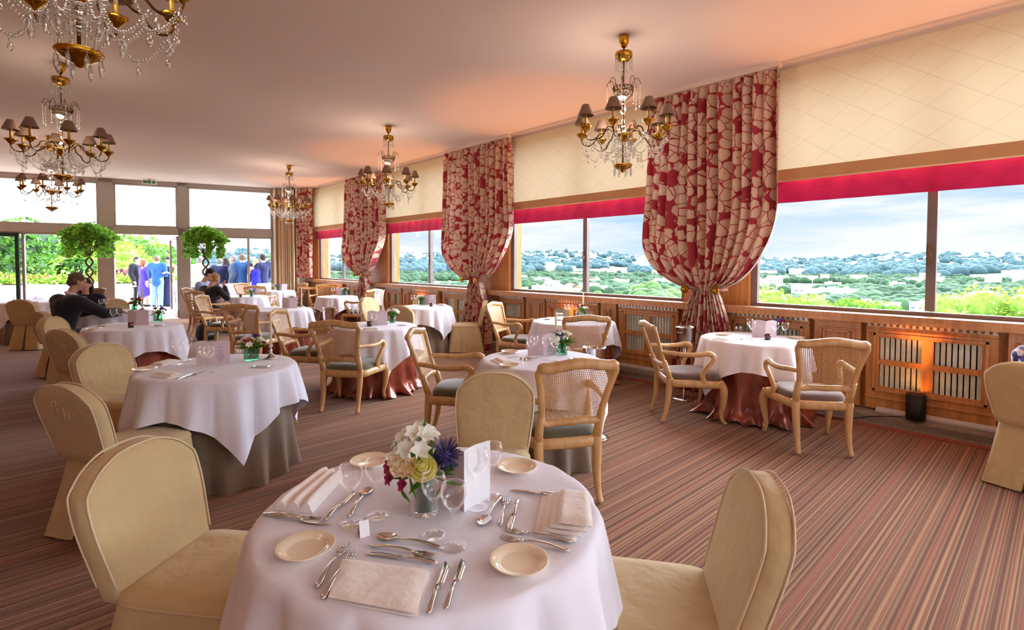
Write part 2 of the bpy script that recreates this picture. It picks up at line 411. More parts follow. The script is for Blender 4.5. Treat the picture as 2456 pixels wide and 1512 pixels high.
# carpet border and heating ledge along the wall
mb = MB(); mb.box((5.84, (YB + YE) / 2, .004), (.1, YE - YB, .008)); struct(mb.build('trim_4', M['border']))
mb = MB()
mb.grid(lambda u, v: (5.9 + .2 * v, YB + (YE - YB) * u, .10 * math.sin(min(1, v * 2.2) * PI / 2) + .005), 4, 10); mb.box((6.0, (YB + YE) / 2, .04), (.18, YE - YB, .08))
struct(mb.build('baseboard_right', M['plinth']))

# radiator covers and small oak panels under the windows
def radiator_cover(y0, y1, label):
    L = y1 - y0; w = thing('radiator_cover', label, 'radiator cover', (XF, (y0 + y1) / 2, .0), 0, 'oak radiator covers under the windows')
    mb = MB()
    z0, z1 = .12, 1.0; g0, g1 = .34, .83; t = .1
    mb.box((.0, 0, (z0 + g0) / 2), (.06, L, g0 - z0)); mb.box((.0, 0, (z1 + g1) / 2), (.06, L, z1 - g1))
    for s in (-1, 1): mb.box((0, s * (L / 2 - t / 2), (g0 + g1) / 2), (.06, t, g1 - g0))
    mb.build('frame', M['wood'], w)
    mb = MB()   # moulding round the opening, and a lower step
    for zc in (g0 - .03, g1 + .03): mb.box((-.035, 0, zc), (.02, L - t * 2 + .1, .022))
    for s in (-1, 1): mb.box((-.035, s * (L / 2 - t + .03), (g0 + g1) / 2), (.02, .022, g1 - g0 + .08))
    mb.box((-.035, 0, .24), (.02, L, .02)); mb.box((-.04, 0, .89), (.02, L, .018))
    mb.build('moulding', M['woodpink'], w)
    mb = MB(); mb.box((-.005, 0, (g0 + g1) / 2), (.03, L - 2 * t, .05))
    if L > .7: mb.box((-.006, 0, (g0 + g1) / 2), (.036, .085, g1 - g0))
    mb.build('muntin', M['wood'], w)
    mb = MB(); iw = L - 2 * t; nf = max(6, int(iw / .042))
    for i in range(nf): mb.box((.03, -iw / 2 + iw * (i + .5) / nf, (g0 + g1) / 2), (.02, iw / nf * .74, g1 - g0))
    mb.build('radiator_fins', M['fins'], w)
    mb = MB(); mb.box((.055, 0, (g0 + g1) / 2), (.01, iw, g1 - g0)); mb.build('backing', M['dark'], w)
    mb = MB(); n = int(L / .05)
    for i in range(n): mb.box((-.04, -L / 2 + L * (i + .5) / n, .955), (.012, L / n * .55, .034))
    mb.box((-.037, 0, .955 + .02), (.014, L, .006)); mb.box((-.037, 0, .955 - .02), (.014, L, .006))
    mb.build('vent_grille', M['ventmetal'], w)
    return w
M['fins'] = mottled('radiator_fin', srgb(196, 206, 186), srgb(228, 234, 220), 10, .3, .1, .5)  # pale green tone puts the outdoor reflection into the fin colour
M['ventmetal'] = mottled('vent_metal', srgb(170, 158, 140), srgb(216, 204, 188), 30, .3, .5)
def oak_panel(y0, y1, n):
    L = y1 - y0; mb = MB(); mb.box((XF, (y0 + y1) / 2, .56), (.05, L, .88)); yc = (y0 + y1) / 2
    for q, d in ((.06, .03), (.1, .045)):
        for s in (-1, 1): mb.box((XF - d, yc + s * (L / 2 - q), .58), (.02, .018, .66 - q)); mb.box((XF - d, yc, .58 + s * (.33 - q / 2)), (.02, L - 2 * q, .018))
    struct(mb.build('trim_%d' % n, M['woodpink']))
RC = [(-2.6, -1.5, 'nearest the camera, past the covered chair'), (-1.3, -.3, 'behind the covered chair at right'), (.39, 1.35, 'with an orange glow from the floor lamp in front'), (1.87, 2.75, 'behind the two cane armchairs by the big curtain'),
      (3.4, 4.32, 'just left of the big curtain foot'), (4.68, 5.72, 'behind the table with the silver basket'), (6.25, 6.85, 'between small panel and the middle curtain'), (7.75, 8.6, 'just left of the middle curtain foot'),
      (8.75, 9.75, 'behind the table by the middle curtain'), (10.2, 10.9, 'near the third curtain'), (12.2, 13.0, 'left of the third curtain'), (13.2, 14.2, 'second from the far corner'), (14.4, 15.3, 'in the far corner')]
for y0, y1, s in RC: radiator_cover(y0, y1, 'oak radiator cover ' + s)
for k, (y0, y1) in enumerate([(-.25, .33), (1.4, 1.82), (4.37, 4.64), (5.77, 6.2), (9.8, 10.15)]): oak_panel(y0, y1, 10 + k)
# pale strips shaped and coloured as light reflected on the ledge
for k, (y0, y1, s) in enumerate([(-.2, 1.25, 'under the glowing radiator cover'), (3.3, 4.3, 'left of the big curtain foot'), (6.4, 7.0, 'left of the armchair by the middle curtain')]):
    mb = MB(); mb.grid(lambda u, v: (6.01 + .05 * v, y0 + (y1 - y0) * u, .115 + .03 * v), 2, 3); mb.box((6.045, (y0 + y1) / 2, .112), (.07, y1 - y0, .02))
    tag(mb.build('convector_cap', M['pale']), 'pale painted light reflection on the ledge ' + s, 'light reflection', 'painted reflections on the ledge')

# roman blinds with tan hem, crimson pelmet behind
BL = [(-5.0, -1.6, None), (-.85, 2.2, 'rightmost and largest, right of the big curtain'), (3.75, 6.6, 'between big curtain and the middle curtain'), (8.1, 10.85, 'between the middle and third curtains'), (12.2, 15.0, 'farthest, in the corner')]
for k, (y0, y1, s) in enumerate(BL):
    L = y1 - y0; yc = (y0 + y1) / 2
    w = thing('roman_blind', 'cream trellis roman blind, ' + (s or 'beside the camera, out of view'), 'blind', (6.02, yc, 2.44), 0, 'cream roman blinds over the windows')
    mb = MB(); mb.grid(lambda u, v: (.008 * math.sin(u * 23 + k) * (1 - v) + .004 * math.sin(u * 60), -L / 2 + L * u, .13 + 1.075 * v), 60, 8, uv=lambda u, v: (L * u + k * 1.3, 1.08 * v))
    mb.build('blind_panel', M['blind'], w)
    mb = MB(); mb.box((-.004, 0, .07), (.02, L, .12)); mb.build('hem_band', M['tan'], w)
    mb = MB(); mb.tube([(-.012, -L / 2, .006), (-.012, L / 2, .006)], .009, 6); mb.build('hem_piping', M['piping'], w)
    p = thing('crimson_pelmet', 'crimson pelmet band behind the roman blind, ' + (s or 'out of view'), 'pelmet', (6.13, yc, 2.22), 0, 'crimson pelmets over the windows')
    mb = MB(); mb.grid(lambda u, v: (.006 * math.sin(u * 70 + v * 2), -L / 2 - .1 + (L + .2) * u, .3 * v), 80, 3); mb.build('pelmet_band', M['crimson'], p)
    mb = MB()
    mb.grid(lambda u, v: (-.02 + .005 * math.sin(v * 30), L / 2 + .0 + .13 * u, .2 + 1.22 * v), 3, 10)
    mb.build('pelmet_side', M['crimson'], p)

# gathered curtains
def curtain(yc, hw, label, wz=1.24, x0=5.86):
    w = thing('curtain', label, 'curtain', (x0, yc, 0), 0, 'floral curtains tied back between the windows')
    N = 13
    def halfw(z):
        if z >= wz:
            t = (z - wz) / (3.66 - wz)
            q = min(1, t / .42)
            base = .13 + (hw * 1.03 - .13) * (1 - (1 - q) ** 2.6) ** .62
            return base + (hw - hw * 1.03) * max(0, (t - .42) / .58)
        t = (wz - z) / wz
        return .13 + .25 * min(1, t * 1.6) ** .8
    def fn(u, v):
        z = .02 + 3.64 * v; s = 2 * u - 1
        h = halfw(z); g = h / hw
        amp = (.082 * (.5 + .5 * g) if z > wz else .05 + .03 * (wz - z)) * (1 + .3 * math.sin(u * 31 + 1)) * (.55 if z > 3.5 else 1)
        ph = (u + .012 * math.sin(u * 17 + yc) + .008 * math.sin(z * 1.7 + u * 9)) * N * 2 * PI
        d = amp * math.cos(ph + .8 * math.sin(5 * u + z * .8)) + .02 * math.cos(ph * .5 + 1)
        # side belly billows towards the room above the tie
        bel = 0
        if z > wz: bel = .14 * math.exp(-((z - wz - .35) / .4) ** 2) * abs(s) ** .6
        y = h * (s + .018 * math.sin(ph * 1.0 + .5)) 
        sag = 0
        if z > wz and z < wz + .5: sag = -.0
        return (-d * .9 - bel + (.02 if z > wz else .0), y, z + sag)
    mb = MB(); mb.grid(fn, N * 14, 90, uv=lambda u, v: (u * hw * 4.4, v * 3.64))
    mb.build('drape', M['floral'], w)
    mb = MB(); mb.box((0, 0, 3.665), (.09, hw * 2, .05)); mb.build('heading_rail', M['cornice'], w)
    for s in (-1, 1):
        mb = MB(); mb.tube([(.1, s * .22, wz), (-.04, s * .21, wz), (-.12, s * .2, wz)], [.016, .016, .014], 8, sq=.5); tb = mb.build('tieback', M['floralplain'], w)
        mb = MB(); c = (-.155, s * .19, wz)
        mb.tube([(c[0] + .04, c[1], c[2]), (c[0], c[1], c[2])], .02, 10); mb.tube([(c[0] + .003, c[1], c[2]), (c[0] - .01, c[1], c[2])], [.05, .04], 20); mb.ball((c[0] - .008, c[1], c[2]), .022, 12, 8)
        mb.build('rosette', M['brass'], tb)
    return w
M['floralplain'] = fabric('tieback_cloth', srgb(176, 110, 96), .2, .7)
curtain(2.93, .80, 'largest floral red and beige curtain, behind table by the right wall')
curtain(7.30, .92, 'middle floral red and beige curtain, right of the covered chair by the wall')
curtain(11.6, .95, 'third floral red and beige curtain, behind the small hanging chandelier')
curtain(-1.2, .8, 'nearest floral curtain beside the camera, out of view')
def plain_curtain(name, p0, p1, z0, z1, nf, mat, label):
    p0 = Vector(p0); p1 = Vector(p1); d = (p1 - p0); L = d.length; nn = Vector((-d.y, d.x, 0)).normalized()
    mb = MB(); mb.grid(lambda u, v: p0 + d * u + nn * (.05 * math.cos(u * nf * 2 * PI) * (.7 + .3 * v)) + Vector((0, 0, z0 + (z1 - z0) * v)), nf * 10, 6, uv=lambda u, v: (u * L * 2, v * (z1 - z0)))
    return tag(mb.build(name, mat), label, 'curtain')
q0, q1 = far(2.32, 0, -.25), far(3.0, 0, -.25)
plain_curtain('striped_curtain', q0, q1, .02, 3.66, 7, M['stripecurtain'], 'beige and brown striped straight curtain in the far corner')
plain_curtain('floral_side_curtain', (5.62, 15.32, 0), (5.86, 14.75, 0), 1.1, 3.66, 5, M['floral'], 'narrow floral curtain hanging beside the striped curtain in the far corner')

# ------------------------------------------------------------------ far glazed front
def fbox(mb, u0, u1, z0, z1, d=.12, off=0):
    c = far((u0 + u1) / 2, (z0 + z1) / 2, off); mb.box(c, (u1 - u0, d, z1 - z0), FA)
mb = MB()
for u0, u1 in ((-1.73, -1.43), (-.02, .2), (2.3, 2.46), (-5.6, -5.3)): fbox(mb, u0, u1, 0, ZC, .16)
fbox(mb, 2.46, 3.9, 0, ZC, .16)
fbox(mb, -7.4, 2.4, 3.6, ZC, .16); fbox(mb, -7.4, 2.4, 2.27, 2.46, .16)
struct(mb.build('wall_far', M['paint']))
def fglass(u0, u1, z0, z1, off=0):
    mb = MB(); mb.add([far(u0, z0, off), far(u1, z0, off), far(u1, z1, off), far(u0, z1, off)], [(0, 1, 2, 3)], False); return mb
def fwin(n, u0, u1, z0, z1, posts=(), name='window'):
    w = bpy.data.objects.new('%s_%d' % (name, n), None); C.objects.link(w); struct(w)
    mb = MB(); t = .05
    fbox(mb, u0, u0 + t, z0, z1, .1); fbox(mb, u1 - t, u1, z0, z1, .1); fbox(mb, u0, u1, z0, z0 + t, .1); fbox(mb, u0, u1, z1 - t, z1, .1)
    mb.build('window_frame', M['paint'], w)
    for a_ in posts:
        mb = MB(); fbox(mb, a_ - .03, a_ + .03, z0, z1, .08); mb.build('mullion', M['paint'], w)
    fglass(u0, u1, z0, z1).build('pane', M['pane'], w); return w
fwin(11, -5.3, -1.73, 2.46, 3.6); w12 = fwin(12, -1.43, -.02, 2.46, 3.6); fwin(13, .2, 2.3, 2.46, 3.6)
mb = MB(); mb.tube([far(-1.4, 2.8, -.07), far(-.05, 2.8, -.07)], .006, 5); mb.build('stay_wire', M['alu'], w12)
fwin(14, .2, 2.3, 0, 2.27, (1.67,)); fwin(15, -3.25, -1.73, 0, 2.27)
fwin(16, -7.4, -5.6, 0, 3.6)
w = fwin(17, -5.3, -3.2, 0, 2.27)
mb = MB(); fbox(mb, -3.36, -3.29, 0, 2.2, .07, -.06); fbox(mb, -5.3, -3.29, 2.15, 2.24, .07, -.06); mb.build('sliding_leaf', M['teal'], w)
# open door leaf
dr = bpy.data.objects.new('door_1', None); C.objects.link(dr); struct(dr); dr.location = far(-.05, 0, .1); dr.rotation_euler = (0, 0, FA + math.radians(108))
mb = MB()
for x_ in (.03, .87): mb.box((x_, 0, 1.13), (.06, .05, 2.2))
for z_ in (.1, 2.2): mb.box((.45, 0, z_), (.9, .05, .1 if z_ > 1 else .2))
mb.build('door_frame', M['alu'], dr)
mb = MB(); mb.add([(.05, 0, .1), (.85, 0, .1), (.85, 0, 2.2), (.05, 0, 2.2)], [(0, 1, 2, 3)], False); mb.build('pane', M['pane'], dr)
mb = MB(); mb.box((.8, -.05, 1.05), (.03, .06, .14)); mb.build('door_handle', M['silver'], dr)
# exit sign hung from the ceiling
ex = thing('exit_sign', 'small green exit sign fixed to the ceiling above the far door', 'sign', far(-.6, 3.69, -.35), FA)
M['exitgreen'] = flat('exit_green', 70, 150, 90, 8, .5)
mb = MB(); mb.box((0, 0, -.07), (.3, .06, .1)); mb.box((0, 0, -.01), (.05, .04, .02)); mb.build('sign_body', M['white'], ex)
mb = MB(); mb.box((0, -.034, -.07), (.26, .008, .075)); mb.build('sign_face', M['exitgreen'], ex)
mb = MB(); mb.box((-.04, -.04, -.07), (.06, .004, .012)); mb.add([(-.07, -.041, -.07), (-.045, -.041, -.055), (-.045, -.041, -.085)], [(0, 1, 2)], False); mb.box((.05, -.04, -.075), (.035, .004, .05)); mb.ball((.05, -.04, -.043), .008, 6, 4); mb.build('pictogram', M['white'], ex)

# ------------------------------------------------------------------ cane armchair
def cat(pts, n=6):
    """Catmull-Rom through points"""
    P = [Vector(p) for p in pts]; P = [P[0] * 2 - P[1]] + P + [P[-1] * 2 - P[-2]]; out = []
    for i in range(1, len(P) - 2):
        for k in range(n):
            t = k / n; a, b, c, d = P[i - 1:i + 3]
            out.append(.5 * ((2 * b) + (c - a) * t + (2 * a - 5 * b + 4 * c - d) * t * t + (3 * b - a - 3 * c + d) * t ** 3))
    out.append(P[-2]); return out
def catr(rs, n=6): return [v.x for v in cat([(r, 0, 0) for r in rs], n)]
def make_armchair(seatmat='olive'):
    w = thing('cane_armchair', 'x', 'armchair', (0, 0, 0), 0)
    wd = M['chairwood']
    def lean(z): return -.22 - .17 * max(0, z - .42) / .5 - .03 * max(0, z - .7)
    # legs
    for s in (-1, 1):
        mb = MB(); pts = [(s * .265, .24, .40), (s * .285, .262, .33), (s * .275, .262, .2), (s * .262, .248, .1), (s * .268, .262, .035), (s * .272, .285, .014)]
        mb.tube(cat(pts), catr([.038, .038, .029, .02, .018, .015]), 8); mb.ball((s * .272, .285, .016), .018, 8, 5, (1, 1, .85)); mb.build('leg', wd, w)
        mb = MB(); pts = [(s * .2, -.225, .44), (s * .2, -.235, .33), (s * .195, -.245, .2), (s * .195, -.27, .08), (s * .2, -.295, .012)]
        mb.tube(cat(pts), catr([.034, .032, .028, .022, .022]), 8); mb.build('leg', wd, w)
    # apron
    mb = MB()
    loop = [(-.2, -.225, .395), (.2, -.225, .395), (.25, -.05, .392), (.275, .2, .385), (.25, .262, .385), (.1, .285, .375), (0, .29, .37), (-.1, .285, .375), (-.25, .262, .385), (-.275, .2, .385), (-.25, -.05, .392)]
    L = cat(loop + [loop[0]], 4)[:-1]
    mb.tube(L, .038, 8, closed=True, sq=.55, up=(0, 0, 1)); mb.build('seat_frame', wd, w)
    # cushion
    def cu(u, v):
        a = 2 * PI * u; c, s_ = math.cos(a), math.sin(a)
        e = lambda x: math.copysign(abs(x) ** .55, x)
        rr = 1 if v < .45 else max(0, math.cos((v - .45) / .55 * PI / 2)) ** .45
        hz = .41 + .045 * min(1, v / .45) + (.04 * math.sin((v - .45) / .55 * PI / 2) if v > .45 else 0)
        k = 1 + .035 * math.sin(min(1, v / .45) * PI)
        return (e(c) * (.255 - .035 * (1 - s_) / 2) * rr * k, .025 + e(s_) * .245 * rr * k, hz)
    mb = MB(); mb.grid(cu, 36, 10, closeu=True); mb.build('seat_cushion', M[seatmat], w)
    # back frame: serpentine loop
    half = [(.0, .55), (.1, .553), (.17, .545), (.2, .57), (.205, .63), (.222, .74), (.245, .84), (.255, .885), (.235, .918), (.19, .92), (.1, .934), (0, .945)]
    loop = [(x, lean(z) - .025 * (1 - (x / .26) ** 2) * (1 if z > .5 else 1), z) for x, z in half] + [(-x, lean(z) - .025 * (1 - (x / .26) ** 2), z) for x, z in half[-2:0:-1]]
    L = cat(loop + [loop[0]], 4)[:-1]
    mb = MB(); rr = [.018 + (.008 if p.z > .905 else 0) for p in L]
    mb.tube(L, rr, 8, closed=True, sq=1.32, up=(0, -1, .25))
    for s in (-1, 1): mb.tube([(s * .2, -.222, .4), (s * .203, lean(.5) - .004, .5), (s * .205, lean(.6) - .01, .6)], [.03, .029, .027], 8)
    mb.build('back_frame', wd, w)
    # cane panel
    def wid(z):
        for (x0, z0), (x1, z1) in zip(half[3:8], half[4:9]):
            if z0 <= z <= z1: return x0 + (x1 - x0) * (z - z0) / (z1 - z0)
        return .2 if z < .6 else .235
    def cp(u, v):
        z = .56 + .36 * v; x = (2 * u - 1) * wid(z); z2 = z + (.012 * (1 - (2 * u - 1) ** 2)) * v
        return (x, lean(z2) - .025 * (1 - (x / .26) ** 2), z2)
    mb = MB(); mb.grid(cp, 10, 10, uv=lambda u, v: ((u - .5) * .46, v * .38)); mb.build('cane_panel', M['cane'], w)
    # arms
    for s in (-1, 1):
        mb = MB()
        pts = [(s * .215, lean(.69) + .0, .69), (s * .25, -.2, .685), (s * .285, -.1, .675), (s * .3, .02, .68), (s * .295, .1, .69), (s * .3, .145, .672), (s * .305, .15, .63), (s * .29, .1, .56), (s * .27, .06, .48), (s * .268, .08, .4)]
        mb.tube(cat(pts), catr([.02, .02, .022, .024, .026, .027, .024, .022, .023, .026]), 8, sq=.9); mb.ball((s * .303, .148, .668), .03, 8, 6, (.8, 1, .8)); mb.build('armrest', wd, w)
    return w
# ------------------------------------------------------------------ slip-covered chair
def rrect(hx, hy, z, cy=0, n=40, e=.32):
    out = []
    for k in range(n):
        a = 2 * PI * k / n; c, s_ = math.cos(a), math.sin(a)
        out.append(Vector((math.copysign(abs(c) ** e, c) * hx, cy + math.copysign(abs(s_) ** e, s_) * hy, z)))
    return out
def make_cover(mono=False):
    w = thing('covered_chair', 'x', 'chair', (0, 0, 0), 0)
    def lean(z): return -.235 - .115 * max(0, z - .46) / .42
    # back
    rings = []
    T = [0, .1, .25, .4, .55, .66, .72, .77, .82, .87, .91, .945, .97, .985, .996]
    def topw(t):
        K = [(0, 1), (.7, 1), (.77, .97), (.85, .84), (.92, .66), (.965, .48), (.985, .34), (1, .1)]
        for (a, p), (b, q) in zip(K, K[1:]):
            if a <= t <= b: return p + (q - p) * (t - a) / (b - a)
        return .1
    for t in T:
        z = .445 + .445 * t
        wv = .205 + .03 * min(1, t / .5)
        wv *= topw(t)
        d = .042 * (1 - (max(0, t - .9) / .1) ** 2 * .5) 
        rings.append(rrect(max(.02, wv), d, z, lean(z), 40, .3))
    mb = MB(); mb.loft(rings); mb.build('back_cover', M['cover'], w)
    # piping along the back's front outline
    mb = MB()
    for sy in (-1, 1):
        pl = []
        for t in T[1:]:
            z = .445 + .445 * t; wv = .205 + .03 * min(1, t / .5)
            wv *= topw(t)
            pl.append((max(.02, wv) - .004, lean(z) + sy * .036, z + .003))
        mb.tube(cat(pl + [(-x, y, z) for x, y, z in pl[::-1]], 3), .004, 5)
    mb.tube(rrect(.222, .245, .452, .01, 40), .005, 5, closed=True)
    mb.build('piping', M['piping'], w)
    # seat
    rings = [rrect(.222, .245, .43, .01), rrect(.226, .25, .455, .01), rrect(.215, .24, .478, .01), rrect(.16, .18, .486, .01), rrect(.05, .06, .488, .01)]
    mb = MB(); mb.loft(rings); mb.build('seat_cover', M['cover'], w)
    # skirt: back and front panels with an inverted pleat open at the back centre
    per = []                                   # unit perimeter of a rounded square, starting just right of the back centre
    base = [Vector((math.copysign(abs(math.cos(a)) ** .3, math.cos(a)), math.copysign(abs(math.sin(a)) ** .3, math.sin(a)), 0)) for a in [-PI / 2 + 2 * PI * i / 720 for i in range(721)]]
    acc = [0]
    for p0, p1 in zip(base, base[1:]): acc.append(acc[-1] + (p1 - p0).length)
    def at_(u):
        d = u * acc[-1]; lo = 0; hi = 720
        while hi - lo > 1:
            m_ = (lo + hi) // 2
            if acc[m_] <= d: lo = m_
            else: hi = m_
        f = (d - acc[lo]) / max(1e-9, acc[hi] - acc[lo]); return base[lo].lerp(base[hi], f)
    def sk(u, v):
        g = .006 + .02 * v; p = at_(g / 2 + u * (1 - g)); fl = v ** 1.1; a = 2 * PI * u
        ed = min(u, 1 - u)
        hz = .455 + (.035 * math.exp(-(ed / .05) ** 2)) * (1 - v)
        x = p.x * (.222 + .05 * fl); y = .01 + p.y * (.245 + .045 * fl) - .05 * fl * (p.y < -.5) + .0
        fold = .03 * fl * math.sin(a * 8 + .5) + .016 * fl * math.sin(a * 19 + 1)
        x *= 1 + fold; y *= 1 + fold * .8
        if ed < .02: y += .03 * (1 - ed / .02) * v
        return (x, y, hz - (hz - .012) * v)
    mb = MB(); mb.grid(sk, 170, 12); mb.build('skirt', M['cover'], w)
    mb = MB(); mb.grid(lambda u, v: (-.07 + .14 * u, -.19 - .07 * v, .47 - .455 * v), 4, 6); mb.build('pleat_underlay', M['cover'], w)
    if mono:
        cu = bpy.data.curves.new('monogram', 'FONT'); cu.body = 'P'; cu.size = .105; cu.extrude = .001; cu.shear = .15; cu.align_x = 'CENTER'
        cu2 = bpy.data.curves.new('monogram', 'FONT'); cu2.body = 'H'; cu2.size = .1; cu2.extrude = .001; cu2.shear = .1; cu2.align_x = 'CENTER'
        cu3 = bpy.data.curves.new('monogram', 'FONT'); cu3.body = 'IV'; cu3.size = .07; cu3.extrude = .001; cu3.align_x = 'CENTER'
        for k, (q, dx, dz) in enumerate(((cu, -.05, .0), (cu2, .0, -.035), (cu3, .06, -.04))):
            q.offset = -.0035 if k < 2 else -.001
            to = bpy.data.objects.new('tmp', q); C.objects.link(to)
            me = bpy.data.meshes.new_from_object(to.evaluated_get(bpy.context.evaluated_depsgraph_get())); bpy.data.objects.remove(to)
            me.materials.clear(); me.materials.append(M['thread'])
            o = bpy.data.objects.new('monogram', me); C.objects.link(o); o.parent = w
            z = .74 + dz; o.location = (dx * .8, lean(z + .03) - .0455, z); o.rotation_euler = (math.radians(104.5), 0, 0)
            o['label'] = 'pale embroidered monogram letter'
    return w
M['thread'] = flat('embroidery_thread', 226, 204, 172, 6)
def head(fx, fy): return math.atan2(-fx, fy)        # rotation that turns local +Y to (fx,fy)
A_o = Proto(make_armchair); A_m = Proto(lambda: make_armchair('mauve'))
C_p = Proto(make_cover); C_m = Proto(lambda: make_cover(True))
def chair(P, x, y, fx, fy, label, group):
    n = math.hypot(fx, fy); fx /= n; fy /= n
    return P((x + fx * .22, y + fy * .22, 0), head(fx, fy), label, group)
GA = 'cane-backed armchairs round the tables'; GC = 'slip-covered chairs round the tables'
for P_, x, y, fx, fy, s in [
    (A_m, 4.685, 1.34, .77, .64, 'mauve-seated cane armchair right of the table by the floor lamp, its cane back towards us'),
    (A_m, 4.64, 2.74, .74, -.67, 'mauve-seated cane armchair with its back to the big curtain, facing right'),
    (A_o, 2.50, 2.165, .45, .89, 'nearest cane armchair, back towards us, just behind the covered chair in the middle'),
    (A_o, 2.59, 3.78, .66, -.75, 'olive-seated cane armchair in side view left of the table with the silver bucket'),
    (A_o, 2.33, 5.1, .77, .63, 'olive-seated cane armchair, back towards us, in front of the copper-skirted table'),
    (A_o, 2.34, 6.5, .75, -.66, 'olive-seated cane armchair facing right, left of the copper-skirted table'),
    (A_o, 5.06, 5.6, .4, -.92, 'cane armchair facing right, left of the silver basket table'),
    (A_m, 4.62, 3.76, .66, .75, 'cane armchair, back towards us, at the silver basket table behind the tall candle'),
    (A_o, 2.22, 7.97, .7, .72, 'cane armchair, back towards us, just above the flowers of the taupe-skirted table'),
    (A_o, 2.3, 10.25, .8, -.6, 'cane armchair in side view right of the black bag'),
    (A_m, 2.52, 12.05, .9, .5, 'cane armchair behind which the woman in dark top sits, its back towards us'),
    (A_m, 2.66, 13.35, .8, -.55, 'cane armchair under the man in the pale blue shirt'),
    (A_m, 5.38, 10.45, -.35, .93, 'cane armchair with a white cloth on its back, near the third curtain'),
    (A_m, 4.1, 13.75, .6, .8, 'cane armchair at the left of the farthest table'),
    (A_m, 5.62, 13.3, -.55, -.8, 'cane armchair by the oak wall right of the farthest table'),
    (A_m, 5.5, 14.9, -1, -.1, 'cane armchair below the striped curtain'),
    (A_m, 4.3, 15.35, .5, -.85, 'cane armchair behind the farthest table, by the glass front')]:
    chair(P_, x, y, fx, fy, s, GA)
for P_, x, y, fx, fy, s in [
    (C_p, .33, 2.2, .62, -.78, 'nearest cream covered chair at left, pushed up to the nearest table'),
    (C_m, .22, 3.72, .88, .47, 'covered chair with a monogram on its brown back, left of the taupe-skirted table'),
    (C_p, .45, 5.15, .57, -.82, 'cream covered chair just behind the monogrammed chair, its front lit'),
    (C_m, .3, 6.7, .86, .5, 'second monogrammed covered chair, in front of the white table left of centre'),
    (C_p, .25, 8.15, .85, -.5, 'covered chair in the left row, between the seated man and the second monogrammed chair'),
    (C_p, .17, 9.2, .9, .4, 'covered chair the man in the dark suit sits on'),
    (C_p, -.1, 12.4, .62, .78, 'covered chair at the far left edge, by the far left table'),
    (C_p, 1.02, 11.4, -.1, -1, 'covered chair facing us behind the table of the man in the dark suit'),
    (C_p, 1.94, 2.25, -.76, -.65, 'brown-shaded covered chair in the middle, behind the nearest table'),
    (C_p, 1.55, .715, -.58, .81, 'cream covered chair at the bottom right, turned to the nearest table'),
    (C_p, 4.93, .12, .93, -.36, 'covered chair cut off by the right edge of the photo'),
    (C_p, 5.72, 7.03, -.76, .65, 'cream covered chair in side view at the foot of the middle curtain'),
    (C_p, 4.18, 7.02, .8, .6, 'brown covered chair left of the table by the middle curtain'),
    (C_p, 5.6, 8.55, -.6, -.8, 'covered chair facing us behind the table by the middle curtain'),
    (C_p, 4.62, 8.78, .35, -.94, 'cream covered chair leaning in side view between the two curtains')]:
    chair(P_, x, y, fx, fy, s, GC)

# ------------------------------------------------------------------ tables and cloths
ZT = .775
def skirt(R, mat, seed, puddle=0):
    r = random.Random(seed); ph = [r.random() * 6 for _ in range(4)]; n = 15
    def fn(u, v):
        a = 2 * PI * u; z = ZT - .012 - (ZT - .014) * v
        k = v ** 2
        rr = R - .03 + k * (.04 + .035 * math.cos(n * a + ph[0]) + .012 * math.sin(7 * a + ph[1]))
        if puddle and v > .8:
            q = (v - .8) / .2; rr += q * q * (.06 + .05 * math.sin(11 * a + ph[2]) + .03 * math.sin(23 * a + ph[3])); z = max(.008, z + .03 * q * abs(math.sin(9 * a + ph[2])))
        return (rr * math.cos(a), rr * math.sin(a), z)
    mb = MB(); mb.grid(fn, 180, 24, closeu=True)
    mb.grid(lambda u, v: ((R - .012) * v * math.cos(2 * PI * u), (R - .012) * v * math.sin(2 * PI * u), ZT - .012), 40, 1, closeu=True)
    return mb
def cloth(R, seed, half=.79):
    r = random.Random(seed); ph = [r.random() * 6 for _ in range(4)]
    nd = 16
    def fn(u, v):
        a = 2 * PI * u
        L = half / max(abs(math.cos(a)), abs(math.sin(a)))
        L = L * .96 + .03
        if v <= .3:
            t = v / .3; rr = R * t; return (rr * math.cos(a), rr * math.sin(a), ZT + .001)
        t = (v - .3) / .7; d = (L - R) * t
        nb = .018      # rounded rim
        k = min(1, d / .32)
        w1 = 2 * abs(math.sin(7 * a + ph[0] + .45 * math.sin(3 * a + ph[3]))) - .7; fold = k ** .8 * (.036 * w1 + .016 * math.sin(6 * a + ph[1]) + .009 * math.sin(25 * a + ph[2]))
        rr = R + nb * min(1, d / .03) + .038 * k + fold
        z = ZT - max(0, d - .012) if d > .012 else ZT + .001 - .004 * (d / .012)
        return (rr * math.cos(a), rr * math.sin(a), z)
    mb = MB(); mb.grid(fn, 240, 46, closeu=True); return mb
def table_core(R, label):
    t = thing('round_table', label, 'table', (0, 0, 0), 0, 'round dining tables hidden under their cloths')
    mb = MB(); mb.tube([(0, 0, .735), (0, 0, .758)], R - .03, 40); mb.build('tabletop', M['wood'], t)
    mb = MB(); mb.tube([(0, 0, .05), (0, 0, .735)], .05, 12); mb.build('pedestal', M['wood'], t)
    mb = MB()
    for k in range(4): a = k * PI / 2 + .4; mb.tube([(0, 0, .08), (.2 * math.cos(a), .2 * math.sin(a), .05), (.32 * math.cos(a), .32 * math.sin(a), .02)], [.03, .025, .018], 8)
    mb.build('foot', M['wood'], t); return t
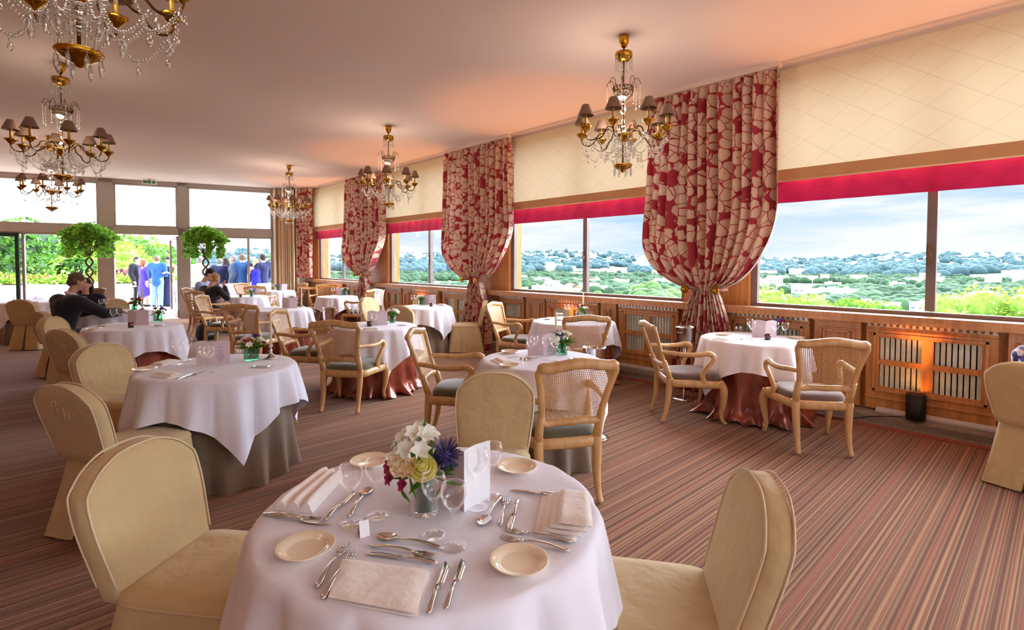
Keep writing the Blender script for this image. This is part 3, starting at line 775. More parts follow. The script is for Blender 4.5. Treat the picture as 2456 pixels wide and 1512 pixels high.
TB = {'T1': (.92, 1.36, .51), 'T2': (1.0, 4.285, .51), 'T3': (.88, 7.65, .48), 'T4': (.9, 9.95, .48), 'T5': (3.05, 5.75, .48), 'T6': (5.0, 7.65, .46), 'T7': (2.99, 2.87, .46), 'T8': (5.28, 4.48, .52), 'T9': (5.45, 2.2, .49), 'T10': (2.98, 8.85, .47), 'T11': (5.06, 11.28, .42), 'T12': (3.5, 12.7, .45), 'T13': (4.85, 14.6, .42), 'T14': (0.0, 13.6, .48), 'T15': (5.36, -.5, .5)}
TN = {'T1': 'the nearest table', 'T2': 'the taupe-skirted table at left', 'T3': 'the table beside the second monogrammed chair', 'T4': "the dark-suited man's table", 'T5': 'the copper-skirted middle table', 'T6': 'the table by the middle curtain', 'T7': 'the table beside the nearest silver bucket', 'T8': 'the table with the silver basket',
      'T9': 'the table by the big curtain', 'T10': 'the table with the violet menu', 'T11': 'the small table near the third curtain', 'T12': "the pale-shirted man's table", 'T13': 'the farthest table', 'T14': 'the far left table', 'T15': 'the table at the right edge'}
RUST = {'T3', 'T5', 'T8', 'T9', 'T10', 'T11', 'T13'}
ROT = {'T1': .3, 'T2': math.radians(-46), 'T3': .2, 'T5': math.radians(-58), 'T6': math.radians(-37), 'T7': .9, 'T8': .1, 'T9': math.radians(-70), 'T11': .05}
for i, (k, (x, y, R)) in enumerate(TB.items()):
    t = table_core(R, 'round dining table under ' + ('two cloths, ' + TN[k])); t.location = (x, y, 0)
    o = skirt(R, None, i, k in RUST).build('table_skirt', M['rust'] if k in RUST else M['taupe'], None, (x, y, 0))
    tag(o, ('copper-red taffeta' if k in RUST else 'taupe') + ' floor-length under-cloth of ' + TN[k], 'table skirt', 'floor-length under-cloths')
    a0 = ROT.get(k, i * .7)
    o = cloth(R, i * 3 + 1, R + .27).build('tablecloth', M['cloth'], None, (x, y, 0), a0)
    tag(o, 'white square tablecloth draped over ' + TN[k], 'tablecloth', 'white tablecloths')

# ------------------------------------------------------------------ table ware
def me_plate():
    mb = MB(); mb.lathe([(0, .004), (.046, .004), (.05, .0), (.045, .0), (.043, .0015), (.05, .003), (.074, .016), (.076, .018), (.074, .0185), (.055, .011), (.05, .0075), (.045, .0065), (0, .0065)], 40)
    return mb.mesh('bread_plate', M['china'])
def me_glass(h=.178, r=.036, b=.075):
    z0 = h - b
    mb = MB(); mb.lathe([(.0, .002), (.034, .001), (.035, .0025), (.02, .005), (.006, .009), (.004, .02), (.0036, z0 - .02), (.005, z0 - .006), (.015, z0 + .004), (.028, z0 + .02), (r, z0 + .042), (r - .001, z0 + .06), (r - .006, h), (r - .0075, h), (r - .003, z0 + .06), (r - .0025, z0 + .042), (.026, z0 + .022), (.012, z0 + .006), (0, z0 + .003)], 24)
    return mb.mesh('wine_glass', M['glass'])
def me_tumbler():
    mb = MB(); mb.lathe([(0, .0), (.03, 0), (.031, .003), (.037, .095), (.0355, .095), (.029, .008), (0, .007)], 24); return mb.mesh('water_tumbler', M['glass'])
def handle(mb, y0, y1, w0=.0035, w1=.0095):
    n = 10; pts = []; top = []
    for i in range(n + 1):
        t = i / n; y = y0 + (y1 - y0) * t; w = w0 + (w1 - w0) * (t ** 1.6) if t < .93 else w1 * (1 - ((t - .93) / .07) ** 2 * .55)
        z = .006 + .007 * math.sin(min(1, t * 1.1) * PI) * (1 - .3 * t)
        pts.append([Vector((-w, y, z)), Vector((-w * .6, y, z + .0022)), Vector((w * .6, y, z + .0022)), Vector((w, y, z)), Vector((w * .6, y, z - .0016)), Vector((-w * .6, y, z - .0016))])
    mb.loft(pts)
def me_fork():
    mb = MB(); handle(mb, .03, -.1)
    mb.loft([[Vector((s * w, y, z + q)) for s, q in ((-1, 0), (-1, .0018), (1, .0018), (1, 0))] for w, y, z in ((.0035, .03, .006), (.009, .045, .003), (.0115, .055, .003))])
    for k in range(4):
        x = -.0097 + k * .00647
        mb.tube([(x, .052, .004), (x, .075, .002), (x, .1, .006)], [.0021, .0018, .0011], 6)
    return mb.mesh('fork', M['silver'])
def me_spoon():
    mb = MB(); handle(mb, .045, -.1)
    def fn(sd):
        def f(u, v):
            a = 2 * PI * u; r = v; w = .0195 * (1 - .18 * math.sin(a))
            return (r * w * math.cos(a), .072 + r * .031 * math.sin(a), .0075 - (.0065 * (1 - r * r)) + (sd * .001))
        return f
    mb.grid(fn(1), 24, 6, closeu=True); mb.grid(fn(0), 24, 6, closeu=True); return mb.mesh('spoon', M['silver'])
def me_knife():
    mb = MB(); handle(mb, .0, -.1, .0055, .009)
    rings = []
    for i in range(9):
        t = i / 8; y = t * .1; w = .0085 * (1 if t < .6 else math.sqrt(max(.01, 1 - ((t - .6) / .4) ** 2)))
        rings.append([Vector((-.006, y, .0045)), Vector((-.006, y, .006)), Vector((-.006 + 2 * w, y, .0055)), Vector((-.006 + 2 * w, y, .005))])
    mb.loft(rings); return mb.mesh('knife', M['silver'])
ME = dict(plate=me_plate(), wineglass=me_glass(), flute=me_glass(.19, .03, .09), tumbler=me_tumbler(), fork=me_fork(), spoon=me_spoon(), knife=me_knife())
NM = dict(plate=('bread_plate', 'plate', 'cream bread plates'), wineglass=('wine_glass', 'glass', 'clear stemmed wine glasses'), tumbler=('water_tumbler', 'glass', 'tumblers'), fork=('fork', 'fork', 'silver forks'), spoon=('spoon', 'spoon', 'silver spoons'), knife=('knife', 'knife', 'silver knives'))
ZP = ZT + .0015
def ware(kind, x, y, rz, label, mesh=None):
    n, c, g = NM[kind]; o = bpy.data.objects.new(n, ME[mesh or kind]); C.objects.link(o); o.location = (x, y, ZP); o.rotation_euler = (0, 0, rz)
    return tag(o, label, c, g)
# nearest table, set for four
for (x, y), s in zip([(.519, 1.368), (.896, .936), (1.311, 1.383), (.934, 1.804)], ['left of the front fork, nearest table', 'at the front right of the nearest table', 'at the back right of the nearest table, beside two glasses', 'at the back left of the nearest table, behind the glasses']):
    ware('plate', x, y, 0, 'cream bread plate ' + s)
for k, x, y, a, s in [
    ('fork', .546, 1.259, -45.5, 'longer fork left of the flat napkin at the front, nearest table'), ('fork', .54, 1.208, -46.1, 'shorter fork touching the flat napkin at the front, nearest table'),
    ('knife', .691, 1.0, -47.9, 'knife right beside the flat napkin at the front, nearest table'), ('knife', .73, .985, -49.6, 'outer knife right of the flat napkin at the front, nearest table'),
    ('spoon', .745, 1.213, 28.4, 'dessert spoon with dark bowl above the flat napkin, nearest table'), ('fork', .71, 1.187, -147.0, 'dessert fork lying between spoon and knife above the flat napkin'), ('knife', .687, 1.160, 33.8, 'dessert knife just above the flat napkin at the front'),
    ('knife', .573, 1.533, -146.7, 'knife beside the rolled napkin at the left, nearest table'), ('fork', .56, 1.575, -142.3, 'silver piece half under the rolled napkin at the left'), ('knife', .7, 1.55, -51.5, 'dessert knife behind the left glasses, nearest table'), ('spoon', .753, 1.53, -44.7, 'dessert spoon behind the left glasses, nearest table'),
    ('fork', .992, .976, 24.9, 'fork with spread tines nearest the front right plate'), ('fork', 1.03, 1.0, 26.2, 'fork beside the stacked napkin, second from the front right plate'), ('knife', 1.22, 1.181, 32.7, 'longer knife behind the stacked napkin at right'), ('knife', 1.235, 1.15, 25.2, 'shorter knife behind the stacked napkin at right'),
    ('spoon', 1.03, 1.2, 121.5, 'dessert spoon lying left of the upright fork, right side of nearest table'), ('fork', 1.06, 1.177, -48.8, 'dessert fork between spoon and knife, right side of nearest table'), ('knife', 1.062, 1.133, 129.0, 'dessert knife left of the stacked napkin')]:
    ware(k, x, y, math.radians(a), 'silver ' + s)
for (x, y), s in zip([(.674, 1.423), (.754, 1.414), (.818, 1.205), (.822, 1.116), (1.015, 1.252), (1.098, 1.278)], ['leftmost on the nearest table', 'second from left, against the magenta flower', 'in front of the vase on the nearest table', 'nearest us, right of the vase on the nearest table', 'in front of the white menu card, nearest table', 'right of the menu card, nearest table']):
    ware('wineglass', x, y, 0, 'clear wine glass ' + s)
ware('tumbler', .985, 1.5, 0, 'clear tumbler behind the white flowers on the nearest table')

def quadpatch(cs, zf, n=14):
    a, b, c, d = [Vector((p[0], p[1], 0)) for p in cs]
    def fn(u, v):
        p = (a * (1 - u) + b * u) * (1 - v) + (d * (1 - u) + c * u) * v; return (p.x, p.y, zf(u, v))
    return fn
def slab(mb, cs, z0, th, nu=12, nv=12, amp=.002, wav=None):
    """soft folded cloth slab"""
    top = quadpatch(cs, lambda u, v: z0 + th * min(1, 6 * min(u, 1 - u) + .35) * min(1, 6 * min(v, 1 - v) + .35) + (wav(u, v) if wav else amp * math.sin(u * 7 + v * 3)))
    mb.grid(top, nu, nv)
    for e in range(4):
        q = cs[e], cs[(e + 1) % 4]
        def ed(u, v, q=q, e=e):
            p = Vector(q[0] + (0,)) .lerp(Vector(q[1] + (0,)), u); uu, vv = [(u, 0), (1, u), (1 - u, 1), (0, 1 - u)][e]
            return (p.x, p.y, z0 + (top(uu, vv)[2] - z0) * v)
        mb.grid(ed, nu, 2)
mb = MB(); cs = [(.571, 1.26), (.71, 1.065), (.598, .942), (.476, 1.133)]
slab(mb, cs, ZP, .006, 16, 16, .0008); slab(mb, [(c[0] * .97 + .59 * .03, c[1] * .97 + 1.1 * .03) for c in cs], ZP + .007, .006, 16, 16, .001)
tag(mb.build('folded_napkin', M['napkin']), 'white napkin folded flat at the front of the nearest table', 'napkin', 'linen napkins')
mb = MB(); cs = [(.535, 1.666), (.616, 1.563), (.80, 1.745), (.76, 1.83)]
slab(mb, cs, ZP, .012, 48, 10, 0, lambda u, v: .026 * (abs(math.sin(u * PI * 3)) ** .7) * min(1, 12 * min(u, 1 - u)))
tag(mb.build('folded_napkin', M['napkin']), 'white napkin rolled in waves at the left of the nearest table', 'napkin', 'linen napkins')
mb = MB(); cs = [(1.22, 1.166), (1.283, 1.084), (1.087, .907), (1.024, 1.01)]
for k in range(4):
    f = 1 - .05 * k; cx, cy = 1.153 + .012 * k, 1.04 - .014 * k
    slab(mb, [((c[0] - 1.153) * f + cx, (c[1] - 1.04) * f + cy) for c in cs], ZP + .011 * k, .011, 12, 12, .001)
tag(mb.build('folded_napkin', M['napkin']), 'white napkin stacked in thick folds at the right of the nearest table', 'napkin', 'linen napkins')
# menu, place card
def menu(x, y, rz, label, h=.2, w=.15, mat='paper', back='whitepaper', text=True, ang=40):
    t = thing('menu_card', label, 'menu', (x, y, ZP), rz, 'standing menu cards')
    a = math.radians(ang / 2)
    for s, m_ in ((1, mat), (-1, back)):
        mb = MB()
        mb.grid(lambda u, v: (s * math.cos(a) * w * u, math.sin(a) * w * u + .0, h * v + (.012 * math.sin(u * PI) if v == 1 else 0)), 6, 4)
        mb.grid(lambda u, v: (s * math.cos(a) * w * u, math.sin(a) * w * u + .0012, h * v + (.012 * math.sin(u * PI) if v == 1 else 0)), 6, 4)
        mb.build('menu_page', M[m_], t)
    if text:
        mb = MB(); r = random.Random(int(x * 100))
        for k in range(9):
            L = w * (.2 + .25 * r.random()) if k else w * .12; z = h * (.86 - .085 * k); c = w * .5
            pts = [(math.cos(a) * q, math.sin(a) * q - .0015, z) for q in (c - L / 2, c + L / 2)]
            if k == 2: continue
            mb.tube(pts, .0011, 4)
        mb.build('menu_lines', M['ink'], t)
    return t
def menu1(label):
    t = thing('menu_card', label, 'menu', (.964, 1.254, ZP), 0, 'standing menu cards')
    for nm, m_, d, L in (('white_page', 'whitepaper', Vector((.116, .02, 0)).normalized(), .125), ('pink_page', 'paper', Vector((.03, .24, 0)).normalized(), .19)):
        nn = Vector((-d.y, d.x, 0)); mb = MB()
        for q in (0, .0012): mb.grid(lambda u, v: d * L * u + nn * (q + .012 * math.sin(u * PI) * v) + Vector((0, 0, .19 * v)), 8, 5)
        mb.build(nm, M[m_], t)
    return t
t = menu1('large white and pink menu card standing behind the glasses on the nearest table')
pc = thing('place_card', 'tiny gold-edged place card tent beside the left wine glasses', 'place card', (.672, 1.339, ZP), math.radians(-8))
mb = MB(); mb.add([(-.014, -.012, 0), (.014, -.012, 0), (.014, 0, .042), (-.014, 0, .042)], [(0, 1, 2, 3)], False); mb.build('card_front', M['whitepaper'], pc)
mb = MB(); mb.add([(-.014, .012, 0), (.014, .012, 0), (.014, 0, .042), (-.014, 0, .042)], [(0, 1, 2, 3)], False); mb.build('card_back', M['candlecard'], pc)

# ------------------------------------------------------------------ flowers
def leafquad(mb, p, d, L, W, up=(0, 0, 1)):
    p = Vector(p); d = Vector(d).normalized(); s = d.cross(Vector(up)); s = s.normalized() if s.length > .01 else Vector((1, 0, 0)); n = s.cross(d)
    mb.add([p, p + d * L * .45 + s * W - n * L * .05, p + d * L, p + d * L * .45 - s * W - n * L * .05, p + d * L * .5 + n * L * .04], [(0, 1, 4), (1, 2, 4), (2, 3, 4), (3, 0, 4)])
def rose(mb, c, r, rr=random):
    c = Vector(c)
    mb.ball(c, r * .45, 10, 7)
    for ring, (n, rad, h) in enumerate(((3, .42, .62), (5, .66, .45), (7, .95, .2), (8, 1.1, -.1))):
        for k in range(n):
            a0 = 2 * PI * k / n + ring * .7
            def fn(u, v, a0=a0, rad=rad, h=h, n=n):
                a = a0 + (u - .5) * 2 * PI / n * 1.5; q = r * rad * (.45 + .55 * math.sin(v * PI * .62)) * (1 + .1 * v)
                return c + Vector((q * math.cos(a), q * math.sin(a), r * (-.7 + (h + .7) * v - .12 * (2 * u - 1) ** 2 * v)))
            mb.grid(fn, 5, 4)
def lily(mb, c, r, d):
    c = Vector(c); d = Vector(d).normalized(); s = d.orthogonal().normalized(); t = d.cross(s)
    for k in range(6):
        a = k * PI / 3; o = s * math.cos(a) + t * math.sin(a); pp = o.cross(d)
        w = r * .36
        def fn(u, v):
            L = u; wd_ = math.sin(min(1, .12 + u * .95) * PI) ** .7 * w * (1.15 if k % 2 else .85)
            return c - d * r * .25 + o * r * (1.0 * L) + d * r * (.75 * math.sin(L * 1.9) - .1 * L) + pp * wd_ * (2 * v - 1) + d * (r * .12 * (2 * v - 1) ** 2)
        mb.grid(fn, 5, 3)
    for k in range(3):
        a = k * 2.1; mb.tube([c, c + (s * math.cos(a) + t * math.sin(a)) * r * .2 + d * r * .7], r * .03, 4)
def thistle(mb, c, r):
    c = Vector(c); mb.ball(c, r * .38, 8, 6); q = random.Random(3)
    for k in range(90):
        d = Vector((q.gauss(0, 1), q.gauss(0, 1), q.gauss(.2, 1))).normalized(); L = r * (.7 + .5 * q.random())
        leafquad(mb, c + d * r * .2, d, L, r * .05)
def bouquet(x, y, label, spec, h=.1, r=.042, square=False, seed=0, sc=1.0):
    """spec: list of (kind, material, count)"""
    q = random.Random(seed)
    t = thing('flower_vase', label, 'flowers', (x, y, ZP), q.random() * 6, 'posies in glass vases on the tables')
    mb = MB()
    if square:
        for z0, z1, rr in ((0, h, r),):
            mb.loft([rrect(rr, rr, z0, 0, 24, .2), rrect(rr, rr, z1, 0, 24, .2)], False); mb.loft([rrect(rr * .93, rr * .93, z1, 0, 24, .2), rrect(rr * .93, rr * .93, .012, 0, 24, .2)], False); mb.loft([rrect(rr, rr, 0, 0, 24, .2), rrect(rr * .2, rr * .2, 0, 0, 24, .2)])
    else: mb.lathe([(0, 0), (r, 0), (r, h), (r * .93, h), (r * .93, .012), (0, .012)], 24)
    mb.build('vase', M['vaseglass'], t)
    mb = MB()
    for k in range(16):
        a = q.random() * 2 * PI; b = r * .75 * math.sqrt(q.random()); a2 = a + 2.4
        mb.tube([(b * math.cos(a), b * math.sin(a), .014), (b * .3 * math.cos(a2), b * .3 * math.sin(a2), h * .7), (b * 1.3 * math.cos(a2), b * 1.3 * math.sin(a2), h + .03 * sc)], .0028, 5)
    mb.build('stem', M['stem'], t)
    mb = MB()
    for k in range(int(34)):
        a = q.random() * 2 * PI; el = q.uniform(-.25, 1.2)
        d = (math.cos(a) * math.cos(el), math.sin(a) * math.cos(el), math.sin(el))
        leafquad(mb, (d[0] * r * .6, d[1] * r * .6, h + .012), d, (.055 + .05 * q.random()) * sc, (.009 + .008 * q.random()) * sc)
    mb.build('foliage', M['leaf'], t)
    for kind, m_, n in spec:
        for k in range(n):
            mb = MB()
            a = q.random() * 2 * PI; el = q.uniform(.25, 1.35); R = (.075 + .02 * q.random()) * sc
            c = Vector((math.cos(a) * math.cos(el) * R, math.sin(a) * math.cos(el) * R, h + .02 + math.sin(el) * R * .85))
            if kind == 'rose': rose(mb, c, .028 * sc)
            elif kind == 'thistle': thistle(mb, c, .05 * sc)
            else: lily(mb, c, .03 * sc, c - Vector((0, 0, h - .03)))
            mb.build('flower', M[m_], t)
    return t
# the nearest table's posy is laid out by hand
t = thing('flower_vase', 'posy of white lilies, yellow rose and blue thistle on the nearest table', 'flowers', (.875, 1.338, ZP), 0, 'posies in glass vases on the tables')
mb = MB(); mb.lathe([(0, 0), (.042, 0), (.042, .115), (.039, .115), (.039, .014), (0, .014)], 32); mb.build('vase', M['glass'], t)
mb = MB(); mb.lathe([(0, .0145), (.0385, .0145), (.0385, .09), (0, .09)], 24); mb.build('dark_leaf_lining', M['darkleaf'], t)
q = random.Random(5)
cr = Vector((.733, -.68, 0)); cf = Vector((.68, .733, 0))     # right of / away from the room's entrance side
def fp(a, b, c): return cr * a + cf * b + Vector((0, 0, c))
mb = MB()
for k in range(30):
    a = q.random() * 2 * PI; el = q.uniform(-.3, 1.2); d = Vector((math.cos(a) * math.cos(el), math.sin(a) * math.cos(el), math.sin(el))); leafquad(mb, d * .025 + Vector((0, 0, .12)), d, .06 + .05 * q.random(), .012)
for a, b, c, L in ((-.09, -.02, .21, .07), (-.02, 0, .25, .06), (.0, .01, .26, .06), (-.07, -.03, .07, .08), (-.03, -.05, .09, .09), (.06, -.03, .08, .06)): leafquad(mb, fp(a * .5, b, c - .03), fp(a, b, c) - fp(a * .4, b, c - .06), L, .012)
mb.build('foliage', M['leaf'], t)
for k in range(13):
    mb = MB(); a = -.028 + .05 * math.cos(k * 2.4) * math.sqrt((k + .5) / 13) * 1.1; b = .045 * math.sin(k * 2.4) * math.sqrt((k + .5) / 13); c = .225 - .7 * (a + .028) ** 2 * 10 + .012 * (k % 3) - (.03 if b < -.02 else 0)
    lily(mb, fp(a, b, c), .034, fp(a + .028, b - .02, .05)); 
    mb.build('lily', M['petalwhite'], t)
for k in range(5):
    mb = MB(); lily(mb, fp(-.075 + .012 * k, -.035 - .004 * k, .165 - .012 * (k % 2)), .03, fp(-.4, -.8, .3)); mb.build('lily', M['petalcream'], t)
mb = MB(); rose(mb, (0, 0, 0), .036); ro = mb.build('rose', M['petalyellow'], t); ro.location = fp(.005, -.06, .165); ro.rotation_euler = (Vector((0, 0, 1)).rotation_difference(fp(.05, -.75, .65)).to_euler())
mb = MB(); thistle(mb, fp(.065, -.005, .18), .048); mb.build('thistle', M['petalblue'], t)
for a, b, c in ((-.1, -.02, .15), (-.095, -.03, .12), (-.05, -.05, .11)):
    mb = MB(); lily(mb, fp(a, b, c), .026, fp(-.6, -.5, .2)); mb.build('flower', M['petalpink'], t)

SPEC = {'T2': ([('lily', 'petalwhite', 9), ('lily', 'petalpurple', 3), ('rose', 'petalred', 1), ('rose', 'petalyellow', 1)], 'white and violet posy, one red rose,', True, 1.05), 'T3': ([('lily', 'petalwhite', 2), ('rose', 'petalpurple', 1), ('lily', 'petalred', 3)], 'posy with a violet bloom', True, 1.0), 'T4': ([('rose', 'petalred', 3), ('lily', 'petalred', 3)], 'posy of red blooms', False, 1.1),
        'T5': ([('rose', 'petalwhite', 3), ('lily', 'petalwhite', 4), ('rose', 'petalpink', 1)], 'white posy, one pink rose,', False, 1.0), 'T6': ([('rose', 'petalred', 1), ('lily', 'petalwhite', 7)], 'white posy, one red rose,', False, .9), 'T7': ([('rose', 'petalwhite', 3), ('thistle', 'petalpurple', 1), ('lily', 'petalwhite', 4)], 'white posy with dark thistle', False, 1.1),
        'T8': ([('lily', 'petalwhite', 8), ('rose', 'petalred', 2)], 'round white and red posy', True, .9), 'T9': ([('rose', 'petalred', 2), ('rose', 'petalpurple', 2), ('lily', 'petalpink', 2)], 'red and violet leafy posy', True, 1.0), 'T10': ([('lily', 'petalwhite', 6), ('rose', 'petalpurple', 1)], 'white posy, one dark bloom,', False, 1.1),
        'T11': ([('lily', 'petalwhite', 5), ('rose', 'petalred', 1)], 'white and red posy', False, .95), 'T12': ([('rose', 'petalyellow', 1), ('lily', 'petalwhite', 3)], 'green posy, one yellow rose,', False, .95), 'T13': ([('rose', 'petalred', 2), ('lily', 'petalpurple', 3)], 'red and violet posy', False, .9)}
def make_candlestick():
    t = thing('candlestick', 'x', 'candlestick')
    mb = MB(); mb.lathe([(0, 0), (.05, 0), (.052, .006), (.046, .014), (.03, .02), (.024, .03), (.012, .04), (.01, .05), (.016, .06), (.009, .072), (.008, .085), (.014, .095), (.014, .11), (.009, .112), (0, .112)], 20, wob=lambda a, z: 1 + .08 * math.cos(6 * a) * (z < .03)); mb.build('holder', M['silver'], t)
    mb = MB(); mb.tube([(0, 0, .1), (0, 0, .345), (0, 0, .352)], [.0105, .0095, .004], 10); mb.tube([(0, 0, .35), (0, 0, .36)], .001, 4); mb.build('candle', M['wax'], t); return t
P_cs = Proto(make_candlestick)
def make_votive():
    t = thing('votive_candle', 'x', 'candle')
    mb = MB(); mb.lathe([(0, 0), (.028, 0), (.032, .06), (.03, .06), (.026, .006), (0, .006)], 18); mb.build('glass_cup', M['redglass'], t)
    mb = MB(); mb.tube([(0, 0, .006), (0, 0, .03)], .022, 12); mb.build('wax', M['wax'], t)
    mb = MB(); mb.ball((0, 0, .042), .006, 8, 6, (.7, .7, 1.8)); mb.build('flame', M['flame'], t); return t
M['flame'] = emis('candle_flame', (1, .5, .12, 1), 9)
P_vo = Proto(make_votive)
def make_shaker():
    t = thing('shaker', 'x', 'shaker')
    mb = MB(); mb.lathe([(0, 0), (.016, 0), (.017, .01), (.013, .05), (0, .05)], 12); mb.build('glass_body', M['glass'], t)
    mb = MB(); mb.lathe([(0, .048), (.014, .048), (.014, .06), (.009, .07), (0, .072)], 12); mb.build('cap', M['silver'], t); return t
P_sh = Proto(make_shaker)
def make_cardtray():
    t = thing('card_tray', 'x', 'tray')
    mb = MB(); mb.box((0, 0, .004), (.13, .07, .008)); mb.build('tray', M['silver'], t)
    mb = MB(); mb.box((0, .005, .0105), (.09, .045, .004)); mb.build('card', M['whitepaper'], t); return t
P_ct = Proto(make_cardtray)
def make_napkin():
    mb = MB(); slab(mb, [(-.09, -.06), (.09, -.06), (.085, .06), (-.085, .06)], 0, .012, 10, 8, .001); slab(mb, [(-.085, -.03), (.085, -.03), (.08, .055), (-.08, .055)], .012, .012, 10, 8, .001)
    return mb.mesh('folded_napkin', M['napkin'])
ME_n = make_napkin()
ITEMS = [
 ('T2', 'wineglass', 0.785, 4.549),
 ('T2', 'wineglass', 0.877, 4.142),
 ('T2', 'wineglass', 0.891, 4.074),
 ('T2', 'wineglass', 0.877, 4.691),
 ('T2', 'menu', 0.96, 4.349),
 ('T2', 'napkin', 0.651, 4.129),
 ('T2', 'napkin', 0.714, 4.645),
 ('T2', 'plate', 0.568, 4.444),
 ('T2', 'spoon', 0.74, 3.997),
 ('T2', 'fork', 0.772, 4.037),
 ('T2', 'knife', 0.809, 4.074),
 ('T2', 'cardtray', 1.225, 4.025),
 ('T2', 'vase', 1.246, 4.357),
 ('T2', 'candlestick', 1.384, 4.328),
 ('T2', 'shaker', 1.229, 4.684),
 ('T2', 'shaker', 1.242, 4.676),
 ('T3', 'plate', 0.492, 7.505),
 ('T3', 'wineglass', 0.72, 8.049),
 ('T3', 'wineglass', 0.789, 8.07),
 ('T3', 'menu', 0.906, 7.713),
 ('T3', 'candle', 0.828, 7.458),
 ('T3', 'vase', 1.167, 7.97),
 ('T3', 'cardtray', 1.097, 7.432),
 ('T3', 'napkin', 0.621, 7.855),
 ('T3', 'shaker', 1.016, 8.058),
 ('T4', 'wineglass', 0.778, 10.362),
 ('T4', 'wineglass', 0.848, 10.377),
 ('T4', 'vase', 1.173, 10.13),
 ('T4', 'candlestick', 1.271, 10.044),
 ('T4', 'plate', 0.91, 10.265),
 ('T5', 'wineglass', 3.007, 6.178),
 ('T5', 'wineglass', 3.072, 6.179),
 ('T5', 'wineglass', 2.875, 5.431),
 ('T5', 'menu', 3.069, 5.734),
 ('T5', 'candle', 2.962, 5.719),
 ('T5', 'vase', 3.366, 5.882),
 ('T5', 'cardtray', 3.301, 5.529),
 ('T5', 'napkin', 2.829, 5.422),
 ('T6', 'wineglass', 5.028, 8.059),
 ('T6', 'wineglass', 5.094, 8.049),
 ('T6', 'wineglass', 5.313, 7.914),
 ('T6', 'wineglass', 5.349, 7.865),
 ('T6', 'vase', 5.176, 8.02),
 ('T6', 'menu', 5.295, 7.935),
 ('T6', 'napkin', 5.409, 7.673),
 ('T6', 'candle', 5.129, 7.621),
 ('T7', 'wineglass', 2.88, 2.883),
 ('T7', 'wineglass', 2.964, 2.928),
 ('T7', 'wineglass', 2.984, 2.813),
 ('T7', 'wineglass', 2.997, 2.73),
 ('T7', 'menu', 3.101, 2.956),
 ('T7', 'vase', 3.264, 2.888),
 ('T7', 'candlestick', 3.313, 3.009),
 ('T7', 'napkin', 2.665, 2.984),
 ('T7', 'plate', 2.586, 2.816),
 ('T7', 'plate', 2.986, 3.247),
 ('T7', 'spoon', 2.866, 2.992),
 ('T7', 'cardtray', 3.202, 2.664),
 ('T7', 'shaker', 2.642, 2.744),
 ('T7', 'shaker', 2.643, 2.702),
 ('T8', 'wineglass', 5.568, 4.851),
 ('T8', 'wineglass', 5.607, 4.818),
 ('T8', 'shaker', 5.659, 4.758),
 ('T8', 'shaker', 5.671, 4.741),
 ('T8', 'candle', 5.687, 4.715),
 ('T8', 'vase', 5.705, 4.68),
 ('T8', 'candlestick', 5.71, 4.67),
 ('T8', 'basket', 5.478, 4.906),
 ('T8', 'napkin', 5.158, 4.819),
 ('T8', 'plate', 5.205, 4.64),
 ('T8', 'cardtray', 5.747, 4.427),
 ('T9', 'shaker', 5.784, 2.499),
 ('T9', 'shaker', 5.819, 2.467),
 ('T9', 'wineglass', 5.424, 2.18),
 ('T9', 'wineglass', 5.539, 1.998),
 ('T9', 'wineglass', 5.582, 1.922),
 ('T9', 'wineglass', 5.689, 2.313),
 ('T9', 'menu', 5.653, 2.135),
 ('T9', 'candle', 5.512, 2.061),
 ('T9', 'vase', 5.977, 2.159),
 ('T9', 'napkin', 5.144, 2.352),
 ('T9', 'plate', 5.515, 2.513),
 ('T9', 'plate', 5.831, 1.895),
 ('T9', 'fork', 5.314, 2.278),
 ('T9', 'knife', 5.346, 2.249),
 ('T10', 'menu', 3.118, 8.829),
 ('T10', 'vase', 3.278, 9.146),
 ('T10', 'candlestick', 3.381, 8.976),
 ('T10', 'wineglass', 3.029, 9.228),
 ('T10', 'wineglass', 3.043, 9.106),
 ('T10', 'wineglass', 2.896, 9.235),
 ('T11', 'wineglass', 5.115, 11.646),
 ('T11', 'wineglass', 5.178, 11.631),
 ('T11', 'wineglass', 5.22, 11.614),
 ('T11', 'vase', 5.348, 11.512),
 ('T11', 'menu', 5.287, 11.572),
 ('T12', 'candle', 3.331, 12.353),
 ('T12', 'vase', 3.55, 12.347),
 ('T12', 'wineglass', 3.215, 12.452),
 ('T12', 'wineglass', 3.516, 12.3),
 ('T13', 'wineglass', 4.622, 14.551),
 ('T13', 'wineglass', 4.775, 14.694),
 ('T13', 'vase', 4.868, 14.615),
 ('T13', 'menu', 4.953, 14.543),
 ('T13', 'wineglass', 5.055, 14.457),
 ('T14', 'napkin', -0.022, 13.171),
 ('T14', 'wineglass', -0.055, 13.174),
]

